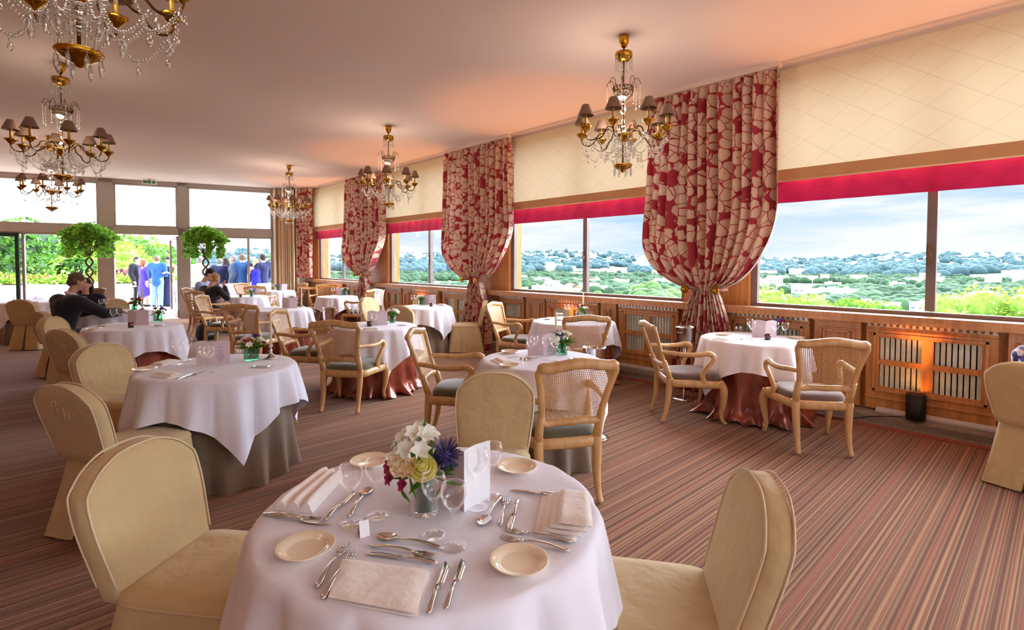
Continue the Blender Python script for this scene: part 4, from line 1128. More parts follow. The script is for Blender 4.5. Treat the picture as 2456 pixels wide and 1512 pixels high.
LR = ['leftmost', 'second from left', 'third from left', 'rightmost']
from collections import defaultdict
grp = defaultdict(list)
for it in ITEMS: grp[(it[0], it[1])].append(it if it[0] != 'T9' else (it[0], it[1], it[2] - .08, it[3] - .01))
for (tk, kind), its in grp.items():
    its.sort(key=lambda i: (i[2] * .733 - i[3] * .68) / (i[2] * .68 + i[3] * .733))
    n = len(its)
    for i, (_, _, x, y) in enumerate(its):
        pos = '' if n == 1 else (('left ' if i == 0 else 'right ') if n == 2 else ['leftmost ', 'second from left ', 'third from left ', 'rightmost '][i if i < n - 1 else 3])
        on = ' on ' + TN[tk]; cx, cy, R = TB[tk]; out = math.atan2(y - cy, x - cx)
        if kind in ('wineglass',): ware(kind, x, y, 0, pos + 'clear stemmed glass' + on)
        elif kind == 'plate': ware(kind, x, y, 0, pos + 'cream bread plate' + on)
        elif kind in ('fork', 'knife', 'spoon'): ware(kind, x, y, out + PI / 2 + .2 * i, pos + 'silver ' + kind + on)
        elif kind == 'napkin':
            o = bpy.data.objects.new('folded_napkin', ME_n); C.objects.link(o); o.location = (x, y, ZP); o.rotation_euler = (0, 0, out + PI / 2); tag(o, pos + 'folded white napkin' + on, 'napkin', 'linen napkins')
        elif kind == 'menu': menu(x, y, math.radians(-43 + {'T7': 15, 'T9': -8}.get(tk, 5)), 'standing pinkish folded menu card' + on, .17, .13, 'paper', 'whitepaper' if tk in ('T2', 'T5') else 'paper', tk in ('T2', 'T7'))
        elif kind == 'vase': sp, d, sq, sc = SPEC[tk]; bouquet(x, y, d + ' in glass' + on, sp, .085, .042, sq, int(x * 37), sc)
        elif kind == 'candlestick': P_cs((x, y, ZP), 0, 'silver candlestick, ivory candle,' + on, 'candlesticks with ivory candles')
        elif kind == 'candle': P_vo((x, y, ZP), 0, 'lit red glass candle cup' + on, 'lit candle cups')
        elif kind == 'shaker': P_sh((x, y, ZP), 0, pos + 'glass condiment shaker' + on, 'condiment shakers')
        elif kind == 'cardtray': P_ct((x, y, ZP), math.radians(-43), 'silver tray with white card' + on, 'trays with white cards')
        elif kind == 'basket':
            t = thing('bread_basket', 'open silver wire basket' + on, 'basket', (x, y, ZP), .3); mb = MB()
            for z in (.003, .05): mb.tube([(.06 * math.cos(a * PI / 12), .045 * math.sin(a * PI / 12), z) for a in range(24)], .003, 5, closed=True)
            mb.build('rim', M['silver'], t); mb = MB()
            for k in range(12): a = k * PI / 6; mb.tube([(.06 * math.cos(a), .045 * math.sin(a), .003), (.06 * math.cos(a), .045 * math.sin(a), .05)], .0018, 4)
            mb.tube([(0, 0, 0), (0, 0, .003)], .055, 16, sq=.75); mb.build('wire_side', M['silver'], t)
def wine_bucket(x, y, label, z=.78):
    t = thing('wine_cooler_stand', label, 'wine cooler', (x, y, 0), 0, 'silver wine coolers on stands')
    mb = MB(); mb.lathe([(0, .03), (.09, .02), (.13, .012), (.135, .0), (0, 0)], 24); mb.build('base', M['silver'], t)
    mb = MB(); mb.tube([(0, 0, .03), (0, 0, z - .2)], .014, 10); mb.build('pole', M['silver'], t)
    mb = MB(); mb.lathe([(0, z - .2), (.075, z - .2), (.085, z - .17), (.1, z), (.106, z + .004), (.1, z + .008), (.094, z), (.08, z - .16), (0, z - .185)], 28); mb.build('bucket', M['silver'], t)
    mb = MB()
    for s in (-1, 1): mb.tube([(s * .097, -.02, z - .04), (s * .125, -.02, z - .05), (s * .125, .02, z - .05), (s * .097, .02, z - .04)], .006, 6)
    mb.build('handle', M['silver'], t); return t
wine_bucket(3.62, 2.83, 'silver wine cooler on a stand just behind the nearest cane armchair', .8)
wine_bucket(5.42, 2.95, 'silver wine cooler on a stand in front of the big curtain', .82)
wine_bucket(3.55, 8.25, 'silver wine cooler on a stand beside the table with the violet menu', .8)
# white cloth hung on a chair back
mb = MB(); mb.grid(lambda u, v: (-.16 + .3 * u + .05 * v, -.02 + .06 * math.sin(v * PI) + .015 * math.sin(u * 14), .93 - .55 * v * (1 if u > .4 else .6) + .02 * math.sin(v * PI)), 20, 14)
o = mb.build('draped_napkin', M['napkin'], None, (5.5, 10.12, 0.02), head(-.35, .93)); tag(o, 'white napkin hanging over the back of the armchair near the third curtain', 'napkin')
# floor lamps: black can with an amber uplight, one per bay
def make_uplight():
    t = thing('floor_uplight', 'x', 'floor lamp')
    mb = MB(); mb.lathe([(0, 0), (.075, 0), (.078, .006), (.078, .235), (.072, .235), (.07, .03), (0, .03)], 28); mb.build('can', M['blackmetal'], t)
    mb = MB(); mb.tube([(0, 0, .2), (0, 0, .205)], .068, 24); mb.build('bulb_disc', M['amber'], t); return t
M['amber'] = emis('amber_lamp', (1, .32, .03, 1), 14)
P_up = Proto(make_uplight)
UPL = [(5.98, .93, 'on the ledge in front of the glowing radiator cover'), (5.98, 5.2, 'on the ledge behind the table with the silver basket'), (5.98, 9.35, 'on the ledge behind the table by the middle curtain'), (5.98, 13.5, 'on the ledge near the far corner')]
for x, y, s in UPL:
    P_up((x, y, .105), 0, 'black can floor lamp glowing amber, ' + s, 'amber uplights on the ledge')
    l = bpy.data.lights.new('uplight_beam', 'SPOT'); l.energy = 130; l.color = (1, .36, .08); l.spot_size = math.radians(58); l.spot_blend = .6; l.shadow_soft_size = .05
    lo = bpy.data.objects.new('uplight_beam', l); C.objects.link(lo); lo.location = (x, y, .36); lo.rotation_euler = (PI, math.radians(-10), 0)
mb = MB(); mb.tube(cat([(5.93, 1.02, .115), (5.9, 1.2, .09), (5.88, 1.4, .03), (5.8, 1.55, .012), (5.86, 1.8, .012)], 8), .005, 5); tag(mb.build('lamp_cord', M['blackmetal']), 'thin black cord running from the floor lamp along the ledge', 'cord')
# black bag, console
t = thing('black_bag', 'black rucksack on the floor under the cane armchair of the woman', 'bag', (2.5, 11.55, 0), .4)
mb = MB(); mb.loft([rrect(.15, .1, .0, 0, 24, .5), rrect(.19, .13, .08, 0, 24, .5), rrect(.185, .12, .22, 0, 24, .5), rrect(.13, .09, .32, 0, 24, .5), rrect(.05, .04, .36, 0, 24, .6)]); mb.build('bag_body', M['blackcloth'], t)
mb = MB(); mb.loft([rrect(.12, .03, .04, -.12, 20, .4), rrect(.12, .035, .12, -.125, 20, .4), rrect(.1, .02, .19, -.11, 20, .4)]); mb.build('front_pocket', M['blackmetal'], t)
mb = MB(); mb.tube(cat([(-.04, 0, .34), (-.03, 0, .4), (.03, 0, .4), (.04, 0, .34)], 5), .008, 6); mb.build('carry_loop', M['blackmetal'], t)
t = thing('console_table', 'small dark wooden console table by the oak wall in the far corner', 'table', (5.72, 14.55, 0), 0)
mb = MB(); mb.box((0, 0, .82), (.4, .8, .04)); mb.build('tabletop', M['wood'], t)
for sx in (-1, 1):
    for sy in (-1, 1): mb = MB(); mb.tube([(sx * .16, sy * .34, 0), (sx * .16, sy * .34, .8)], [.018, .026], 8); mb.build('leg', M['wood'], t)

# ------------------------------------------------------------------ chandeliers (origin at the ceiling, hanging down)
def drop(mb, p, L, r=.011, kind=0):
    """a bead or two on top of a cut pendant"""
    x, y, z = p
    mb.ball((x, y, z), r * .55, 6, 4); 
    if kind == 0: mb.lathe([(0, 0), (r * .8, -L * .18), (r, -L * .45), (r * .75, -L * .8), (0, -L)], 6, (x, y, z - r * .5))
    else: mb.ball((x, y, z - r * 2.2), r, 8, 6, (.9, .9, 1.35))
def strand(mb, pts, r=.008):
    P = cat(pts, 6)
    for i, p in enumerate(P): mb.ball(p, r * (1.25 if i % 3 == 0 else .85), 6, 4)
def make_chandelier():
    w = thing('chandelier', 'x', 'chandelier')
    mb = MB(); mb.lathe([(0, 0), (.045, 0), (.05, -.01), (.046, -.06), (.03, -.1), (.012, -.118), (0, -.12)], 24); mb.build('canopy', M['brass'], w)
    mb = MB(); mb.tube([(0, 0, -.11), (0, 0, -1.26)], .0075, 8); mb.build('stem_rod', M['oldbrass'], w)
    mb = MB()
    for z, r in ((-.3, .02), (-.36, .016), (-.46, .028), (-.62, .022), (-.7, .03), (-.8, .016), (-.88, .032), (-1.0, .024), (-1.06, .03), (-1.12, .022)): mb.ball((0, 0, z), r, 12, 8, (1, 1, 1.25))
    for z in (-.55, -.93): mb.tube([(0, 0, z - .06), (0, 0, z + .04)], [.012, .02], 10)
    mb.build('glass_column', M['crystal'], w)
    mb = MB(); mb.lathe([(0, -.235), (.03, -.215), (.07, -.165), (.078, -.16), (.082, -.175), (.076, -.205), (.05, -.235), (.02, -.25), (0, -.25)], 24); mb.build('crown', M['brass'], w)
    for k in range(12):
        a = k * PI / 6; mb = MB(); c, s = math.cos(a) * .077, math.sin(a) * .077
        strand(mb, [(c, s, -.18), (c, s, -.22), (c * 1.0, s * 1.0, -.27)], .0055); drop(mb, (c, s, -.285), .05, .012, 1); mb.build('crystal_drop', M['crystal'], w)
    mb = MB()
    for z, r in ((-.49, .1), (-.53, .09)): mb.tube([(r * math.cos(a * PI / 14), r * math.sin(a * PI / 14), z) for a in range(28)], .005, 6, closed=True)
    for k in range(18): a = k * PI / 9; mb.tube([(.1 * math.cos(a), .1 * math.sin(a), -.49), (.09 * math.cos(a + .17), .09 * math.sin(a + .17), -.53)], .003, 4); mb.tube([(.09 * math.cos(a + .17), .09 * math.sin(a + .17), -.53), (.1 * math.cos(a + .34), .1 * math.sin(a + .34), -.49)], .003, 4)
    for k in range(4): a = k * PI / 2; mb.tube([(0, 0, -.5), (.1 * math.cos(a), .1 * math.sin(a), -.49)], .003, 4)
    mb.build('ring', M['oldbrass'], w)
    mb = MB(); mb.lathe([(.09, -.53), (.085, -.56), (.05, -.595), (0, -.61)], 16); mb.build('ring_bowl', M['crystal'], w)
    for k in range(8):
        a = k * PI / 4 + .2; d = lambda r, z: (r * math.cos(a), r * math.sin(a), z)
        mb = MB(); mb.tube(cat([d(.09, -.49), d(.1, -.43), d(.125, -.41), d(.15, -.44), d(.155, -.47)], 5), .0028, 5); sp = mb.build('spray_wire', M['oldbrass'], w)
        mb = MB(); strand(mb, [d(.155, -.475), d(.155, -.55), d(.152, -.62)], .006); drop(mb, d(.152, -.64), .04, .011, k % 2); mb.build('crystal_drop', M['crystal'], sp)
    # hub bowl
    mb = MB(); mb.lathe([(0, -.9), (.02, -.9), (.035, -.915), (.078, -.92), (.085, -.93), (.07, -.955), (.04, -.98), (.03, -.995), (0, -1.0)], 24); mb.build('hub_bowl', M['brass'], w)
    for k in range(8):
        a = k * PI / 4 + .1; d = lambda r, z, q=0: (r * math.cos(a + q), r * math.sin(a + q), z)
        mb = MB(); mb.tube(cat([d(.05, -.95), d(.09, -.9), d(.13, -.86), d(.17, -.87), d(.19, -.91), d(.22, -.935), d(.255, -.945), d(.29, -.985), d(.34, -1.005), d(.385, -.985), d(.405, -.945), d(.4, -.92), d(.385, -.925)], 5), .0068, 7); arm = mb.build('arm', M['oldbrass'], w)
        tip = d(.4, 0)
        mb = MB(); mb.lathe([(0, -.95), (.012, -.935), (.03, -.92), (.05, -.895), (.055, -.885), (.05, -.882), (.03, -.9), (0, -.905)], 18, tip, wob=lambda q, z: 1 + .05 * math.cos(8 * q)); mb.build('drip_pan', M['brass'], arm)
        mb = MB(); mb.tube([(tip[0], tip[1], -.9), (tip[0], tip[1], -.74)], .0125, 10); mb.build('candle_tube', M['candlecard'], arm)
        mb = MB(); mb.lathe([(.074, -.79), (.032, -.69), (.0305, -.69), (.0725, -.79)], 24, tip); mb.build('lamp_shade', M['shade'], arm)
        for q, r_, L_, kd in ((-.1, .405, .05, 0), (.1, .405, .05, 1), (0, .3, .06, 0)):
            mb = MB(); drop(mb, d(r_, -.985 if r_ > .35 else -1.01, q), L_, .011, kd); mb.build('crystal_drop', M['crystal'], arm)
        mb = MB(); a2 = a + PI / 4; am = a + PI / 8
        strand(mb, [d(.38, -.99), (.36 * math.cos(a + .2), .36 * math.sin(a + .2), -1.09), (.33 * math.cos(am), .33 * math.sin(am), -1.13), (.36 * math.cos(a2 - .2), .36 * math.sin(a2 - .2), -1.09), (.38 * math.cos(a2), .38 * math.sin(a2), -.99)], .0095)
        drop(mb, (.33 * math.cos(am), .33 * math.sin(am), -1.15), .05, .014, 1); mb.build('crystal_garland', M['crystal'], w)
        mb = MB(); strand(mb, [d(.085, -.93), d(.1, -1.03), d(.14, -1.1), d(.2, -1.09), d(.27, -1.0)], .0085); drop(mb, d(.17, -1.11), .07, .013, 0); drop(mb, d(.11, -1.06), .06, .012, 1); mb.build('crystal_garland', M['crystal'], w)
        mb = MB(); strand(mb, [d(.075, -.94), d(.085, -1.02), d(.07, -1.12), d(.06, -1.2)], .0075); mb.build('crystal_garland', M['crystal'], w)
    mb = MB(); mb.lathe([(0, -1.205), (.06, -1.2), (.085, -1.208), (.09, -1.216), (.075, -1.235), (.045, -1.255), (.02, -1.268), (.014, -1.28), (0, -1.285)], 24); mb.build('bottom_bowl', M['brass'], w)
    for k in range(8):
        a = k * PI / 4; mb = MB(); drop(mb, (.082 * math.cos(a), .082 * math.sin(a), -1.23), .085, .0105, 0); mb.build('crystal_prism', M['crystal'], w)
    return w
P_ch = Proto(make_chandelier)
for x, y, a, s in [(4.12, 2.9, .3, 'hanging right, in front of the largest curtain'), (4.13, 7.31, .1, 'second along the window side, in front of the third curtain'), (4.2, 11.79, .5, 'smallest on the window side, before the far corner'),
                   (.17, 3.0, .25, 'largest, cut off by the top left corner'), (.26, 7.45, .0, 'at the left, below the cropped one'), (.26, 11.9, .4, 'seen against the bright glass front at the left')]:
    P_ch((x, y, ZC), a, 'brass crystal chandelier, ' + s, 'brass crystal chandeliers')

# ------------------------------------------------------------------ people
def remesh(mb, voxel, name, mats, smooth=4):
    me = mb.mesh('tmp', mats); o = bpy.data.objects.new('tmp', me); C.objects.link(o)
    m = o.modifiers.new('r', 'REMESH'); m.mode = 'VOXEL'; m.voxel_size = voxel; m.use_smooth_shade = True
    s = o.modifiers.new('s', 'SMOOTH'); s.factor = .5; s.iterations = smooth
    dg = bpy.context.evaluated_depsgraph_get(); dg.update()
    n = bpy.data.meshes.new_from_object(o.evaluated_get(dg)); n.name = name
    bpy.data.objects.remove(o); bpy.data.meshes.remove(me)
    n.materials.clear()
    for q in (mats if isinstance(mats, list) else [mats]): n.materials.append(q)
    return n
def limb(mb, pts, rs, sq=1.0): 
    P = cat(pts, 5); mb.tube(P, catr(rs, 5), 12, sq=sq)
    mb.ball(P[0], rs[0], 10, 7); mb.ball(P[-1], rs[-1], 10, 7)
M['skin'] = flat('skin', 214, 164, 138, 8, .55)
M['eye'] = flat('eye_dark', 40, 30, 28, 4, .3)
def V(*a): return Vector(a)
def person(label, loc, rz, J, outfit, hair, voxel=.014, k=1.0):
    """J: joints in metres, facing +Y; outfit: list of (name, material, kind); hair: (material, length)"""
    w = thing('person', label, 'person', loc, rz); w.scale = (k, k, k)
    sk = M['skin']
    mb = MB()
    hd = V(*J['head']); nk = V(*J['neck']); ch = V(*J['chest']); pv = V(*J['pelvis']); fd = V(*J.get('face', (0, 1, 0))).normalized()
    sd = fd.cross(V(0, 0, 1)).normalized(); up = sd.cross(fd)
    # torso, neck, skull, jaw, nose, ears
    limb(mb, [pv, (pv + ch) / 2, ch, (ch + nk * 2) / 3], [.13, .12, .14, .08]); limb(mb, [(ch + nk) / 2, nk, hd - up * .03], [.065, .052, .055])
    mb.ball(hd + up * .025 - fd * .01, .092, 14, 10, (.92, 1.0, 1.05)); mb.ball(hd - up * .045 + fd * .025, .064, 12, 8, (.95, 1, 1)); mb.ball(hd - up * .085 + fd * .055, .03, 8, 6)
    limb(mb, [hd + up * .025 + fd * .082, hd + fd * .095 - up * .005, hd + fd * .108 - up * .025], [.012, .013, .016])
    mb.ball(hd + up * .04 + fd * .07, .035, 8, 6)
    for s in (-1, 1): mb.ball(hd + sd * s * .088 - fd * .005, .024, 8, 6, (.6, .8, 1.2)); mb.ball(hd + sd * s * .035 + fd * .06 - up * .02, .03, 8, 6)
    for s, S_ in ((-1, 'l'), (1, 'r')):
        sh, el, wr = V(*J['sh' + S_]), V(*J['el' + S_]), V(*J['wr' + S_])
        limb(mb, [ch + V(0, 0, .08), sh, (sh + el) / 2, el], [.07, .06, .048, .042]); limb(mb, [el, (el * .6 + wr * .4), wr], [.042, .04, .027])
        d = (wr - el).normalized(); hand = V(*J['hd' + S_]).normalized() if 'hd' + S_ in J else d
        pc = wr + hand * .05; limb(mb, [wr, wr + hand * .04, wr + hand * .075], [.026, .034, .03], .7)
        hp, kn, an = V(*J['hp' + S_]), V(*J['kn' + S_]), V(*J['an' + S_])
        limb(mb, [pv, hp, (hp + kn) / 2, kn], [.12, .09, .075, .055]); limb(mb, [kn, kn * .65 + an * .35, an], [.055, .055, .036])
        to = V(*J.get('toe' + S_, tuple(an + V(s * .02, .14, -.045)))); limb(mb, [an, an * .5 + to * .5, to], [.038, .036, .026])
    me = remesh(mb, voxel, 'body', sk)
    # fingers and thumb, rooted in the palm
    fm = MB()
    for s, S_ in ((-1, 'l'), (1, 'r')):
        el, wr = V(*J['el' + S_]), V(*J['wr' + S_]); h = V(*J['hd' + S_]).normalized() if 'hd' + S_ in J else (wr - el).normalized()
        a = h.cross(V(0, 0, 1) if abs(h.z) < .8 else V(0, 1, 0)).normalized(); n = a.cross(h)
        if n.z > 0: n = -n
        for i, L in enumerate((.068, .078, .072, .056)):
            b = wr + h * .085 + a * (i - 1.5) * .018
            fm.tube([b - h * .02, b + h * L * .4 + n * .006, b + h * L * .75 + n * .022, b + h * L * .9 + n * .042], [.0095, .009, .008, .006], 7)
        b = wr + h * .035 + a * -s * -.03
        fm.tube([b, b + h * .03 + a * s * .025 + n * .008, b + h * .06 + a * s * .02 + n * .02], [.012, .0105, .007], 7)
    bm = bmesh.new(); bm.from_mesh(me); t2 = fm.mesh('f', sk); bm.from_mesh(t2); bm.to_mesh(me); bm.free(); bpy.data.meshes.remove(t2)
    me.polygons.foreach_set('use_smooth', [True] * len(me.polygons))
    o = bpy.data.objects.new('body', me); C.objects.link(o); o.parent = w
    em = MB()
    for s in (-1, 1):
        e = MB(); e.ball(hd + sd * s * .033 + fd * .083 + up * .018, .011, 8, 6, (1, .8, .7)); e.build('eye', M['eye'], w)
    e = MB(); e.tube([hd - up * .052 + fd * .086 - sd * .022, hd - up * .05 + fd * .094, hd - up * .052 + fd * .086 + sd * .022], .0045, 6); e.build('mouth', M['lip'], w)
    # hair
    hm, hl = hair
    mb = MB(); mb.ball(hd + up * .045 - fd * .022, .098, 14, 10, (.95, 1.02, .98))
    for s in (-1, 1): mb.ball(hd + sd * s * .06 - fd * .04 + up * .0, .05, 8, 6)
    mb.ball(hd - fd * .06 - up * .02, .06, 8, 6)
    if hl > .05:
        for s in (-1, 0, 1): limb(mb, [hd - fd * .05 + sd * s * .06, hd - fd * .075 + sd * s * .065 - up * hl * .5, hd - fd * .07 + sd * s * .055 - up * hl], [.05, .045, .03])
    if hl < 0: mb.ball(hd - fd * .12 - up * .03, .045, 10, 7); 
    n = remesh(mb, voxel * .8, 'hair', hm, 3); o = bpy.data.objects.new('hair', n); C.objects.link(o); o.parent = w
    # clothing
    for name, mat, kind in outfit:
        mb = MB(); vx = voxel
        if kind in ('jacket', 'shirt', 'sleeveless'):
            g = .03 if kind == 'jacket' else .014
            bot = pv - V(0, 0, .1 if kind == 'jacket' else .02)
            if kind != 'sleeveless' or True:
                limb(mb, [bot, pv, (pv + ch) / 2, ch], [.145 + g, .14 + g, .135 + g, .15 + g], .86 if abs(ch.y - pv.y) < .25 else 1)
                for s in (-1, 1): mb.ball(ch + sd * 0 + (V(*J['sh' + ('l' if s < 0 else 'r')]) - ch) * .45 + V(0, 0, .0), .115 + g, 10, 7)
                limb(mb, [ch, nk - V(0, 0, .05)], [.11 + g, .06 + g * .5])
            for S_ in 'lr':
                sh, el, wr = V(*J['sh' + S_]), V(*J['el' + S_]), V(*J['wr' + S_])
                if kind == 'sleeveless': continue
                end = wr if kind == 'jacket' else el * .1 + wr * .9
                if kind == 'shirt' and J.get('short'): end = sh * .1 + el * .9
                limb(mb, [ch + V(0, 0, .08), sh, (sh + el) / 2, el], [.075 + g, .068 + g, .054 + g, .048 + g]); limb(mb, [el, (el + end) / 2, end], [.047 + g, .044 + g, .033 + g])
        if kind == 'trousers':
            limb(mb, [pv + V(0, 0, .03), pv], [.135, .14])
            for S_ in 'lr':
                hp, kn, an = V(*J['hp' + S_]), V(*J['kn' + S_]), V(*J['an' + S_])
                limb(mb, [pv, hp, (hp + kn) / 2, kn], [.14, .108, .09, .074]); limb(mb, [kn, (kn + an) / 2, an + V(0, 0, .0)], [.074, .068, .06])
        if kind in ('dress', 'longdress'):
            z1 = .52 if kind == 'dress' else .2
            limb(mb, [ch, (ch + pv) / 2, pv, V(pv.x, pv.y, .75), V(pv.x, pv.y, z1)], [.155, .135, .165, .17, .19 if kind == 'dress' else .22]); limb(mb, [ch, nk - V(0, 0, .1)], [.14, .07])
            if kind == 'dress':
                for S_ in 'lr':
                    sh, el = V(*J['sh' + S_]), V(*J['el' + S_]); limb(mb, [ch + V(0, 0, .06), sh, el], [.08, .075, .055])
        if kind == 'shoes':
            for s, S_ in ((-1, 'l'), (1, 'r')):
                an = V(*J['an' + S_]); to = V(*J.get('toe' + S_, tuple(an + V(s * .02, .14, -.045)))); limb(mb, [an - V(0, .02, .03), an * .5 + to * .5 - V(0, 0, .005), to], [.047, .045, .034])
        n = remesh(mb, vx, name, mat, 4); o = bpy.data.objects.new(name, n); C.objects.link(o); o.parent = w
    if any(k_ == 'jacket' for _, _, k_ in outfit):
        mb = MB(); up2 = (hd - nk).normalized(); c0 = nk - V(0, 0, .015) + up2 * .01
        a1 = up2.orthogonal().normalized(); a2 = up2.cross(a1)
        mb.tube([c0 + (a1 * math.cos(i * PI / 10) + a2 * math.sin(i * PI / 10)) * .07 for i in range(20)], .02, 7, closed=True, sq=.6, up=tuple(up2)); mb.build('shirt_collar', cl['white'], w)
    return w
M['lip'] = flat('lip', 176, 104, 94, 6, .5)
def stand(**k):
    J = dict(head=(0, .02, 1.63), neck=(0, 0, 1.5), chest=(0, 0, 1.3), pelvis=(0, 0, .97), shl=(-.19, 0, 1.43), shr=(.19, 0, 1.43), ell=(-.24, -.03, 1.15), elr=(.24, -.03, 1.15), wrl=(-.22, .1, .92), wrr=(.22, .1, .92),
             hpl=(-.09, 0, .93), hpr=(.09, 0, .93), knl=(-.1, .02, .5), knr=(.1, .02, .5), anl=(-.11, -.02, .085), anr=(.11, -.02, .085)); J.update(k); return J
def sit(**k):
    J = dict(head=(0, .0, 1.22), neck=(0, -.03, 1.08), chest=(0, -.06, .88), pelvis=(0, -.08, .56), shl=(-.19, -.05, 1.0), shr=(.19, -.05, 1.0), ell=(-.25, .08, .76), elr=(.25, .08, .76), wrl=(-.15, .32, .8), wrr=(.15, .32, .8),
             hpl=(-.1, .0, .54), hpr=(.1, .0, .54), knl=(-.13, .4, .52), knr=(.13, .4, .52), anl=(-.13, .42, .085), anr=(.13, .42, .085)); J.update(k); return J
phone = dict(wrl=(-.06, .3, 1.2), wrr=(.08, .3, 1.18), elr=(.25, .05, 1.1), ell=(-.25, .05, 1.1))
cl = {k: fabric('cloth_' + k, srgb(*v), .12, .85, .3, 8) for k, v in dict(charcoal=(40, 36, 44), paleblue=(150, 176, 214), black=(38, 34, 42), blueblazer=(40, 84, 140), jeans=(120, 152, 190), navy=(38, 42, 78), violet=(86, 66, 170), purple=(66, 52, 120), white=(226, 228, 236), greysuit=(72, 84, 110), bluesuit=(44, 78, 130), royal=(40, 40, 190), pink=(214, 150, 170)).items()}
hr = {k: fabric('hair_' + k, srgb(*v), .3, .6, .5, 40) for k, v in dict(greybrown=(112, 92, 76), dark=(48, 36, 32), brown=(78, 54, 40), blond=(196, 164, 112), grey=(130, 126, 122), red=(140, 70, 50)).items()}
shoe = M['blackcloth']
# the man in the dark suit leans over his table
J = sit(head=(.02, .12, 1.29), face=(.35, 1, -.3), neck=(0, .05, 1.13), chest=(0, .0, .92), shl=(-.2, -.01, 1.03), shr=(.2, .03, 1.02), elr=(.27, .32, .84), wrr=(.2, .55, .835), hdr=(-.2, 1, -.05), ell=(-.26, .3, .84), wrl=(-.1, .52, .835), hdl=(.3, 1, -.05))
person('man in dark suit seated at left, back half turned, leaning over a table', (.33, 9.3, 0), head(.9, .4), J, [('suit_jacket', cl['charcoal'], 'jacket'), ('trousers', cl['black'], 'trousers'), ('shoes', shoe, 'shoes')], (hr['greybrown'], 0), .012, .98)
J = sit(head=(.0, .1, 1.23), face=(.1, 1, -.4), short=1)
person('man in pale blue shirt with short dark hair, seated and looking down', (2.86, 13.27, 0), head(.75, -.55), J, [('shirt', cl['paleblue'], 'shirt'), ('trousers', cl['navy'], 'trousers'), ('shoes', shoe, 'shoes')], (hr['dark'], 0), .012, 1.03)
J = sit(head=(.0, .08, 1.2), face=(.1, 1, -.3), elr=(.28, .12, .8), wrr=(.12, .2, 1.05))
person('woman in dark top with blond hair in a bun, seated with her back to us', (2.75, 12.2, 0), head(.9, .5), J, [('dark_top', cl['black'], 'shirt'), ('trousers', cl['black'], 'trousers'), ('shoes', shoe, 'shoes')], (hr['blond'], -1), .012, .98)
J = sit(short=1)
person('dark-haired person in black short sleeves, mostly hidden behind the man in the dark suit', (.62, 11.0, 0), head(-.3, -1), J, [('black_top', cl['black'], 'shirt'), ('trousers', cl['black'], 'trousers'), ('shoes', shoe, 'shoes')], (hr['dark'], .2), .014, .95)
# on the terrace
ZT_ = -.03
out = [('person in dark jacket at the back left of the doorway group', (2.72, 22.6), (.6, -.8), stand(), [('jacket', cl['black'], 'jacket'), ('trousers', cl['black'], 'trousers')], (hr['dark'], .0), 1.0),
       ('red-haired woman in a violet dress standing in the doorway group', (2.83, 21.9), (.9, .4), stand(**phone), [('dress', cl['violet'], 'dress')], (hr['red'], .12), .94),
       ('man in blue blazer and light jeans seen from behind in the doorway group', (3.15, 21.45), (.55, .85), stand(**phone), [('blazer', cl['blueblazer'], 'jacket'), ('jeans', cl['jeans'], 'trousers')], (hr['greybrown'], 0), 1.02),
       ('dark-haired woman in a long dark dress looking at her hands in the doorway group', (3.5, 21.55), (-.4, -.9), stand(**phone, face=(0, 1, -.5)), [('long_dress', cl['navy'], 'longdress')], (hr['dark'], .1), 1.0),
       ('man in a white shirt beyond the right-hand ficus tree', (4.05, 19.5), (.3, 1), stand(), [('shirt', cl['white'], 'shirt'), ('trousers', cl['white'], 'trousers')], (hr['grey'], 0), 1.0),
       ('grey-haired man in a dark waistcoat outside the right glass', (4.5, 19.0), (.3, 1), stand(), [('waistcoat', cl['navy'], 'jacket'), ('trousers', cl['navy'], 'trousers')], (hr['grey'], 0), .97),
       ('woman with long dark hair outside the right glass, between two suited men', (4.75, 19.25), (-.2, 1), stand(), [('black_dress', cl['black'], 'dress')], (hr['dark'], .25), .98),
       ('man in a grey-blue suit in side view outside the right glass', (4.85, 18.7), (-.9, .3), stand(), [('suit_jacket', cl['greysuit'], 'jacket'), ('trousers', cl['greysuit'], 'trousers')], (hr['grey'], 0), 1.02),
       ('man in a bright blue suit seen from behind outside the right glass', (5.05, 18.45), (.2, 1), stand(), [('suit_jacket', cl['bluesuit'], 'jacket'), ('trousers', cl['bluesuit'], 'trousers')], (hr['greybrown'], 0), 1.05),
       ('blond woman in a royal blue low-backed dress outside the right glass', (5.35, 18.1), (.1, 1), stand(), [('royal_dress', cl['royal'], 'longdress')], (hr['blond'], .12), .96),
       ('dark-haired man in a navy suit at the right end of the terrace group', (5.58, 18.15), (-.3, 1), stand(), [('suit_jacket', cl['navy'], 'jacket'), ('trousers', cl['navy'], 'trousers')], (hr['dark'], 0), 1.05)]
for s, (x, y), f, J, of, h_, k in out: person(s, (x, y, ZT_), head(*f), J, of + [('shoes', shoe, 'shoes')], h_, .016, k)
